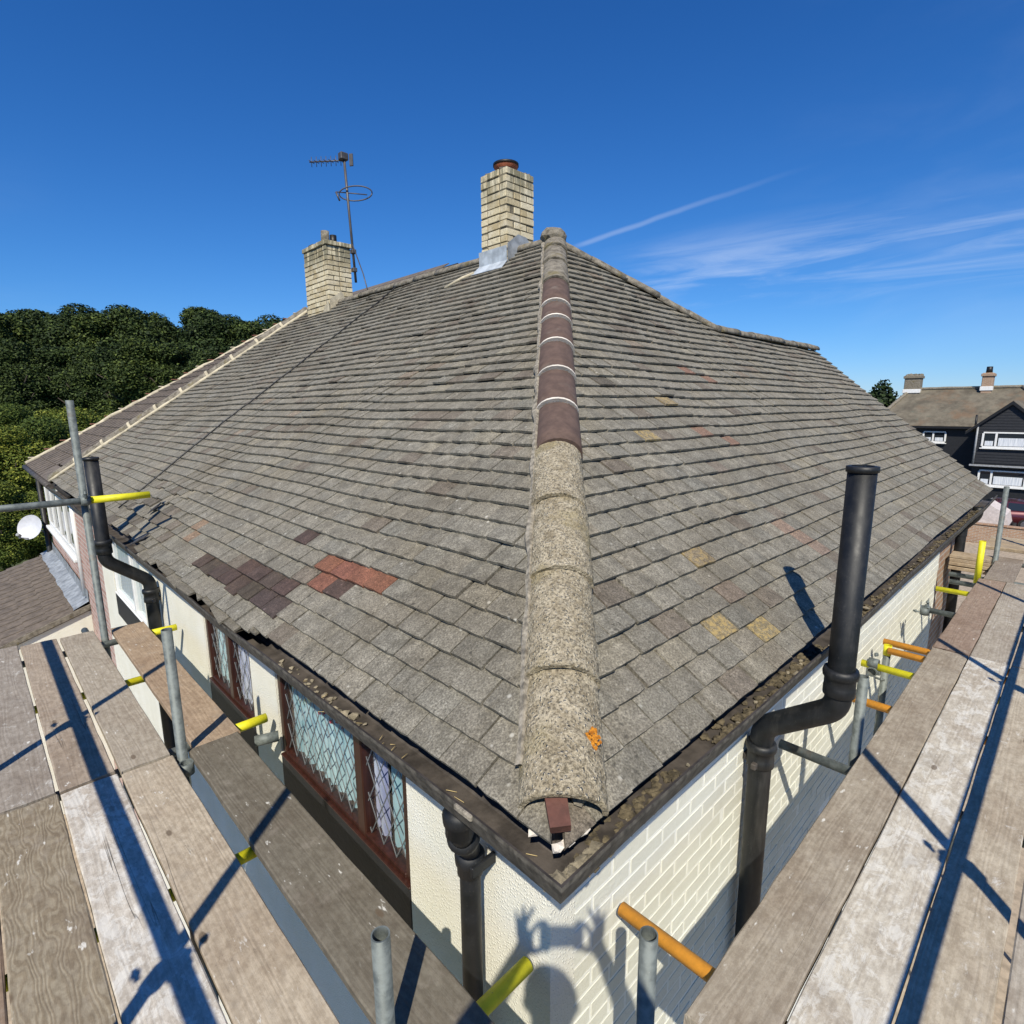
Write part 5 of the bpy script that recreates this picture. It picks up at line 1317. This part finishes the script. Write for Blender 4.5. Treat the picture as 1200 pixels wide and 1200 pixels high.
# garden wall and pale cover beside the cars
gwq = at(1150, 606, 30)
gw_ = MB().box((32.6, -14, GROUND), (32.85, 8.5, GROUND+.9), .01).box((32.55, -14, GROUND+.902), (32.9, 8.5, GROUND+.96), .01).obj('garden_wall', 'bare_brick'); tag(gw_, 'low brown brick garden wall along the pavement', 'wall')

# parked cars
def car(name, loc, rz, paint, label, L=4.3, W_=1.78, H=1.47):
    root = empty(name, loc); root.rotation_euler = (0, 0, rz); tag(root, label, 'car', 'cars parked across the road')
    prof = [(-L/2, .35), (-L/2+.02, .75), (-L/2+.12, .92), (-L/2+.55, 1.0), (-L/2+.75, 1.02), (L/2-1.25, .98), (L/2-.3, .82), (L/2-.03, .66), (L/2, .38), (L/2-.1, .24), (-L/2+.1, .24)]
    bm = bmesh.new(); rings = []
    for k, f in enumerate((-1, -.93, -.5, .5, .93, 1)):
        sc = .955 if abs(f) == 1 else 1; rings.append([bm.verts.new((x*(1-.025*(abs(f) == 1)), f*W_/2, .24+(z-.24)*sc)) for x, z in prof])
    n = len(prof)
    for a, c in zip(rings, rings[1:]):
        for i in range(n): bm.faces.new((a[i], c[i], c[(i+1) % n], a[(i+1) % n]))
    bm.faces.new(rings[0]); bm.faces.new(rings[-1]); bmesh.ops.recalc_face_normals(bm, faces=bm.faces[:])
    bd = link('body', from_bm('body', bm, True), paint, root)
    cab = [(-L/2+.35, .98), (-L/2+.75, H-.03), (-L/2+1.2, H), (L/2-2.2, H-.02), (L/2-1.25, .95)]
    bm = bmesh.new(); rings = []
    for f in (-1, -.85, .85, 1): rings.append([bm.verts.new((x, f*(W_/2-.08-.14*max(0, (z-.98)/.5)), z)) for x, z in cab])
    for a, c in zip(rings, rings[1:]):
        for i in range(len(cab)-1): bm.faces.new((a[i], c[i], c[i+1], a[i+1]))
    bm.faces.new(rings[0]); bm.faces.new(rings[-1]); bmesh.ops.recalc_face_normals(bm, faces=bm.faces[:])
    link('cabin', from_bm('cabin', bm), paint, root)
    for s_ in (1, -1):
        def gq(pts): 
            return MB().prism([(x, s_*(W_/2-.076-.14*max(0, (z-.98)/.5)), z) for x, z in pts], (0, s_*.006, 0)).mesh()
        link('side_window', gq([(-L/2+.62, 1.03), (-L/2+.85, H-.09), (-L/2+1.55, H-.07), (-L/2+1.55, 1.03)]), 'car_glass', root)
        link('side_window', gq([(-L/2+1.62, 1.03), (-L/2+1.62, H-.07), (L/2-2.2, H-.08), (L/2-1.45, 1.02)]), 'car_glass', root)
        link('mirror', MB().box((L/2-1.6, s_*(W_/2+.01), .98), (L/2-1.45, s_*(W_/2+.16), 1.1), .02).mesh(), paint, root)
        link('headlight', MB().box((L/2-.2, s_*(W_/2-.42), .62), (L/2-.01, s_*(W_/2-.1), .76), .03).mesh(), 'headlamp', root)
        link('tail_light', MB().box((-L/2-.005, s_*(W_/2-.3), .7), (-L/2+.1, s_*(W_/2-.06), .9), .02).mesh(), 'car_red', root)
        for x in (-L/2+.8, L/2-.85):
            w = link('wheel', MB().tube([(x, s_*(W_/2-.2), .32), (x, s_*(W_/2-.01), .32), (x, s_*(W_/2+.005), .32)], [.32, .32, .29], 24).mesh(), 'tyre', root)
            link('rim', MB().tube([(x, s_*(W_/2+.004), .32), (x, s_*(W_/2+.014), .32)], [.21, .19], 16).mesh(), 'rim', w)
    def sc_(x0, z0_, x1, z1_, nm):
        w0, w1 = W_/2-.14-.14*max(0, (z0_-.98)/.5), W_/2-.14-.14*max(0, (z1_-.98)/.5); nrm = Vector((z1_-z0_, 0, -(x1-x0))).normalized()*(.008 if x1 < x0 else .008)
        if x1 > x0 and x0 < 0: nrm = -nrm
        link(nm, MB().prism([(x0, -w0, z0_), (x0, w0, z0_), (x1, w1, z1_), (x1, -w1, z1_)], nrm).mesh(), 'car_glass', root)
    sc_(L/2-1.33, 1.0, L/2-2.12, H-.06, 'windscreen'); sc_(-L/2+.42, 1.04, -L/2+.72, H-.08, 'rear_window')
    link('number_plate', MB().box((L/2-.01, -.26, .42), (L/2+.012, .26, .53), .004).mesh(), 'paint_white', root)
    return root
cp_ = at(1196, 600, 40)
car('parked_car', (39.2, at(1203, 590, 39.2).y-1.6, GROUND+.012), math.radians(100), 'car_blue', 'dark navy car parked by the right picture edge')
car('parked_car', (38.0, at(1172, 590, 38).y+.3, GROUND+.012), math.radians(97), 'car_red', 'maroon car half hidden behind the far scaffold pole')
# pale covered trailer between the cars and the roof edge
tr_ = empty('covered_trailer', (36.3, at(1166, 580, 36.3).y, GROUND+.012)); tag(tr_, 'pale pink sheeted trailer seen between the roof end and the far pole', 'trailer')
b = MB(); b.prism([(-.9, -.75, .5), (-.9, .75, .5), (-.9, .62, 1.0), (-.9, .1, 1.5), (-.9, -.62, 1.05)], (1.9, 0, 0)); link('cover', b.mesh(), 'tarp', tr_)
link('chassis', MB().box((-.95, -.8, .38), (1.05, .8, .497), .02).mesh(), 'cable', tr_)
for s_ in (1, -1): link('wheel', MB().tube([(0, s_*.84, .28), (0, s_*.98, .28)], .28, 18).mesh(), 'tyre', tr_)

# ================================================================== TREES
def leaf_mesh(name, lobes, n, size, seed, m_, flat=.5):
    R = np.random.RandomState(seed); lob = np.array(lobes, float); wts = lob[:, 3]**2*lob[:, 4]; wts = wts/wts.sum()
    idx = R.choice(len(lob), n, p=wts); d = R.normal(size=(n, 3)); d /= np.linalg.norm(d, axis=1)[:, None]
    rad = R.uniform(.45, 1, n)**.45
    # clumps: pull leaves to clump centres on each lobe
    c = lob[idx, :3]+d*rad[:, None]*lob[idx][:, [3, 3, 4]]
    cl = R.normal(size=(n, 3))*size*.5; c = c+cl
    a = R.normal(size=(n, 3)); a /= np.linalg.norm(a, axis=1)[:, None]; a = a*.6+d*.0
    nrm = d*.75+R.normal(size=(n, 3))*.6+np.array([0, 0, .35]); nrm /= np.linalg.norm(nrm, axis=1)[:, None]
    t1 = np.cross(nrm, R.normal(size=(n, 3))); t1 /= np.linalg.norm(t1, axis=1)[:, None]; t2 = np.cross(nrm, t1)
    sz = size*R.uniform(.55, 1.25, n)[:, None]; h = sz*R.uniform(.45, .8, n)[:, None]
    V = np.stack([c-t1*sz-t2*h*.2, c-t2*h*.9+nrm*sz*.1, c+t1*sz+t2*h*.1, c+t2*h+nrm*sz*.1], 1).reshape(-1, 3)
    tn = np.zeros((n, 4), np.float32); k = R.uniform(0, 1, n)**1.4; tn[:, 0] = tn[:, 1] = tn[:, 2] = k; tn[:, 3] = 1
    me = np_mesh(name, V, np.arange(n*4), 4, tn); me.materials.append(mat(m_)); return me
def lobes_for(R, h, w, base, n):
    out = []
    for k in range(n):
        f = R.uniform(0, 1); z = base+(h-base)*f; rr_ = w*max(.12, 1-1.9*max(0, f-.42)**1.15-.5*max(0, .3-f))
        a = R.uniform(0, 6.283); q = R.uniform(.1, .75)*rr_
        s = R.uniform(.22, .44)*w*(1-.35*max(0, f-.6)); out.append((math.cos(a)*q, math.sin(a)*q, min(z, h-s*.7), s, s*R.uniform(.65, .95)))
    out.append((0, 0, base+(h-base)*.5, w*.55, (h-base)*.38)); return out
def trunk_mesh(h, r, w, seed):
    R = random.Random(seed); b = MB(); b.tube([(0, 0, -.2), (.05*r, 0, .4), (R.gauss(0, .1), R.gauss(0, .1), h*.45), (R.gauss(0, .2), R.gauss(0, .2), h*.8)], [r*1.35, r, r*.7, r*.25], 9)
    for k in range(6):
        a = R.uniform(0, 6.28); z0_ = h*R.uniform(.25, .6); q = w*R.uniform(.4, .75); b.tube([(0, 0, z0_), (math.cos(a)*q*.5, math.sin(a)*q*.5, z0_+h*.12), (math.cos(a)*q, math.sin(a)*q, z0_+h*.22)], [r*.45, r*.28, r*.1], 6)
    me = b.mesh('trunk'); me.materials.append(mat('trunk')); return me
RN = np.random.RandomState(4)
def kind_set(count, h, w, base, nl, n, size, m_, seed):
    res = []
    for i in range(count):
        R = np.random.RandomState(seed+i); res.append((leaf_mesh('crown', lobes_for(R, h, w, base, nl), n, size, seed+i, m_), trunk_mesh(h, h*.022+.05, w, seed+i)))
    return res
def plant(kset, i, loc, sc, rot, name, label, cat, grp):
    e = empty(name, loc); e.rotation_euler = (0, 0, rot); e.scale = sc; tag(e, label, cat, grp)
    c, t_ = kset[i % len(kset)]; link('crown', c, None, e); link('trunk', t_, None, e); return e
WOOD = kind_set(4, 17, 5.2, 3.0, 26, 46000, .155, 'leaf_wood', 20)
def ground_at(px, depth):
    d = ray(px, 478)/FPX; q = CAM+d*depth; return Vector((q.x, q.y, GROUND))
k = 0
ORD = ['first', 'second', 'third', 'fourth', 'fifth', 'sixth', 'seventh', 'eighth', 'ninth', 'tenth', 'eleventh', 'twelfth', 'thirteenth', 'fourteenth']
for row, (dep, step, top) in enumerate(((64, 36, 384), (76, 40, 381), (92, 43, 377))):
    px = -48+row*12; num = 0
    while px < 345-row*8:
        loc = ground_at(px+rr.uniform(-7, 7), dep+rr.uniform(-4, 4))
        depth = (loc-CAM).dot(Fw)
        topy = top-9+rr.uniform(-5, 5)+max(0, px-200)*.06+(12 if row == 0 else 0)
        zt_ = CAM.z+(477-topy)/FPX*depth*1.02
        s = (zt_-GROUND)/17
        if row == 0: s *= rr.uniform(.82, .98)
        lab = ORD[num]+' tree from the left in the '+('front', 'middle', 'back')[row]+' row of the dark wood'
        plant(WOOD, k, loc, (s*rr.uniform(1.1, 1.4), s*rr.uniform(1.1, 1.4), s), rr.uniform(0, 6), 'broadleaf_tree', lab, 'tree', 'trees of the dark wood'); k += 1; num += 1
        px += step*rr.uniform(.85, 1.15)
BUSH = kind_set(3, 6.2, 2.6, .4, 18, 38000, .058, 'leaf_bush', 60)
for i, (px, dep, topy, w_, lab) in enumerate(((-60, 25, 500, 1.1, 'sunny green bush cut off by the left edge'), (5, 27, 492, 1.2, 'tall sunny bush behind the satellite dish'), (48, 30, 486, 1.15, 'light green bush right of the dish, below the wood'), (92, 34, 474, 1.1, 'light green bush behind the tall scaffold pole'), (128, 40, 478, 1.1, 'farther light green bush beside the brick verge'), (22, 21, 575, 1.0, 'low bush under the end rail at far left'), (-25, 20, 560, 1.0, 'low bush outside the left edge below the rail'), (60, 40, 474, 1.2, 'pale bush top at the foot of the dark wood'), (10, 42, 470, 1.3, 'leafy bush in front of the dark wood at far left'))):
    d = ray(px, 480)/FPX; loc = CAM+d*dep; loc.z = GROUND; zt_ = CAM.z+(478-topy)/FPX*dep; s = (zt_-GROUND)/6.2
    plant(BUSH, i, loc, (s*w_*1.1, s*w_*1.1, s), rr.uniform(0, 6), 'garden_bush', lab, 'bush', 'sunlit bushes left of the houses')
RT = kind_set(1, 9, 3.0, 2, 12, 6000, .25, 'leaf_dark', 90)
q = at(1028, 470, 62); plant(RT, 0, (62, q.y, GROUND), (1.0, 1.0, (at(1028, 446, 62).z-GROUND)/9), .5, 'garden_tree', 'small dark tree poking up behind the right roof slope', 'tree', None)
q = at(1196, 470, 85); plant(RT, 0, (85, q.y, GROUND), (1.3, 1.6, (at(1196, 456, 85).z-GROUND)/9), 1.5, 'garden_tree', 'distant dark tree above the red roof at the right edge', 'tree', None)

# ================================================================== THE PHOTOGRAPHER (only the shadow falls into the picture)
per = empty('person', (CAM.x-.30, CAM.y-.26, ZB)); bpy.context.view_layer.update()
tag(per, 'person in dark T-shirt and work trousers raising a phone with both hands', 'person')
hf = Vector((SUND.x, SUND.y, 0)).normalized()           # the way the person faces
hr = Vector((hf.y, -hf.x, 0)); hz_ = Vector((0, 0, 1))
HEAD = CAM+Vector((SUND.x, SUND.y, SUND.z))*(-.40)+Vector((0, 0, -.295))+hr*-.025
def loc_(r, f, z): return Vector((HEAD.x, HEAD.y, 0))+hr*r+hf*f+hz_*(ZB+z)
H0_ = HEAD.z-ZB                                          # head centre above the boards
def remesh(name, b, vox, m_, sm=6):
    me = b.mesh(name); o = link(name, me, m_)
    md = o.modifiers.new('r', 'REMESH'); md.mode = 'VOXEL'; md.voxel_size = vox
    m2 = o.modifiers.new('s', 'SMOOTH'); m2.iterations = sm; m2.factor = .5
    dg = bpy.context.evaluated_depsgraph_get(); me2 = D.meshes.new_from_object(o.evaluated_get(dg)); o.modifiers.clear(); o.data = me2
    me2.materials.clear(); me2.materials.append(mat(m_)); me2.shade_smooth(); child_of(o, per); return o
def limb(b, pts, rs, seg=14):
    b.tube(pts, rs, seg)
    for p, r_ in zip(pts, rs): b.ball(p, r_*.99, 2)
neck = HEAD+hf*-.03+hz_*-.16; sh = H0_-.27
SHL, SHR = loc_(-.19, -.05, sh), loc_(.19, -.05, sh)
PH = CAM-Fw*.028-Up*.0+Rt*.008                           # phone centre, just behind the lens
WR = {-1: PH-Rt*.150-Up*.045-Fw*.03, 1: PH+Rt*.143-Up*.045-Fw*.03}
EL = {-1: PH-Rt*.325-Up*.255-Fw*.14, 1: PH+Rt*.285-Up*.275-Fw*.14}
b = MB()
# head with jaw, nose, ears
b.ball(HEAD+hz_*.02, .1, 3, (.77, .98, 1.12)); b.ball(HEAD+hf*.035+hz_*-.055, .068, 2, (.85, .9, .95)); b.ball(HEAD+hf*.06+hz_*-.10, .03, 2, (1.2, 1, .8))
b.tube([HEAD+hf*.088+hz_*.03, HEAD+hf*.118+hz_*-.018], [.009, .016], 8); b.ball(HEAD+hf*.115+hz_*-.02, .0165, 2)
for s_ in (-1, 1):
    b.ball(HEAD+hr*s_*.082+hf*-.005+hz_*-.005, .03, 2, (.35, .7, 1)); b.ball(HEAD+hr*s_*.034+hf*.078+hz_*.035, .014, 2, (1.5, .8, .6))
b.ball(HEAD+hf*.092+hz_*-.062, .016, 2, (1.5, .7, .5))
limb(b, [HEAD+hf*-.02+hz_*-.08, neck, neck+hz_*-.08], [.055, .056, .065])
for s_ in (-1, 1):
    e_, w_ = EL[s_], WR[s_]; mid = e_.lerp(w_, .35)
    limb(b, [e_, mid, e_.lerp(w_, .75), w_], [.042, .045, .035, .027])
    sd_ = Rt*s_
    palm = w_.lerp(PH+sd_*.085, .42)+Up*.010
    limb(b, [w_, palm], [.026, .030]); b.ball(palm+Up*.016, .030, 2, (1, 1, 1.15))
    # fingers: index and middle reach over the top corner, others stay raised; thumb under the edge
    kn = palm+Up*.038-sd_*.006
    edge = PH+sd_*.073
    for j, (o1, o2, o3, r_) in enumerate(((edge+Up*.040+sd_*.006, edge+Up*.044-sd_*.012+Fw*.004, edge+Up*.038-sd_*.026+Fw*.006, .0085),
                                          (kn+Up*.034+sd_*.004, kn+Up*.064-sd_*.010, kn+Up*.082-sd_*.022, .0085),
                                          (kn+Up*.034+sd_*.020, kn+Up*.066+sd_*.014, kn+Up*.088+sd_*.010, .008),
                                          (kn+Up*.028+sd_*.034, kn+Up*.054+sd_*.036, kn+Up*.074+sd_*.040, .007))):
        st = palm+Up*.03+sd_*(-.012+.0125*j)
        limb(b, [st, o1, o2, o3], [r_*1.12, r_, r_*.95, r_*.85], 10)
    limb(b, [palm-sd_*.014-Up*.006, palm-sd_*.030-Up*.018-Fw*.004, edge-Up*.038-sd_*.008, edge-Up*.040-sd_*.028], [.012, .0105, .0098, .0088], 10)
remesh('body', b, .0042, 'skin', 3)
b = MB()
limb(b, [loc_(0, -.07, .92), loc_(0, -.06, 1.1), loc_(0, -.055, sh-.14), loc_(0, -.055, sh-.02)], [.15, .148, .165, .10], 20)
b.ball(loc_(-.07, -.05, sh-.14), .14, 2, (1, .8, 1.1)); b.ball(loc_(.07, -.05, sh-.14), .14, 2, (1, .8, 1.1)); limb(b, [SHL, loc_(0, -.06, sh+.015), SHR], [.07, .08, .07])
for s_, s0_ in ((-1, SHL), (1, SHR)): limb(b, [s0_, s0_.lerp(EL[s_], .5), s0_.lerp(EL[s_], .78)], [.072, .062, .060])
remesh('t_shirt', b, .011, 'cloth_blue', 4)
b = MB()
for s_, s0_ in ((-1, SHL), (1, SHR)): limb(b, [s0_.lerp(EL[s_], .55), EL[s_]], [.046, .043])
remesh('upper_arms', b, .008, 'skin', 3)
b = MB(); limb(b, [loc_(-.06, -.07, .95), loc_(.06, -.07, .95)], [.15, .15])
for s_ in (-1, 1): limb(b, [loc_(s_*.09, -.07, .88), loc_(s_*.115, -.03, .48), loc_(s_*.13, -.07, .10)], [.098, .07, .058])
remesh('trousers', b, .012, 'cloth_dark', 4)
b = MB()
for s_ in (-1, 1):
    limb(b, [loc_(s_*.13, -.08, .10), loc_(s_*.13, -.08, .05)], [.052, .052]); limb(b, [loc_(s_*.13, -.11, .045), loc_(s_*.135, .06, .045), loc_(s_*.14, .12, .04)], [.044, .045, .036])
remesh('boots', b, .010, 'boot', 2)
b = MB(); b.ball(HEAD+hz_*.045+hf*-.022, .103, 3, (.80, .98, .95)); b.ball(HEAD+hf*-.05+hz_*-.01, .085, 3, (.9, .75, 1))
remesh('hair', b, .008, 'hair', 2)
# the phone
b = MB(); Mp = Matrix((Rt, Up, -Fw)).transposed().to_4x4(); Mp.translation = PH
b.box((-.0735, -.036, -.004), (.0735, .036, .004), .003, Mp); ph = b.obj('smartphone', 'phone'); tag(ph, 'black smartphone held sideways in both hands', 'phone')
link('camera_bump', MB().box((-.071, .006, -.0062), (-.042, .034, -.0042), .0008, Mp).mesh(), 'phone', ph)
SC.render.engine = 'CYCLES'
SC.cycles.max_bounces = 6; SC.cycles.diffuse_bounces = 1; SC.cycles.glossy_bounces = 3; SC.cycles.transparent_max_bounces = 8
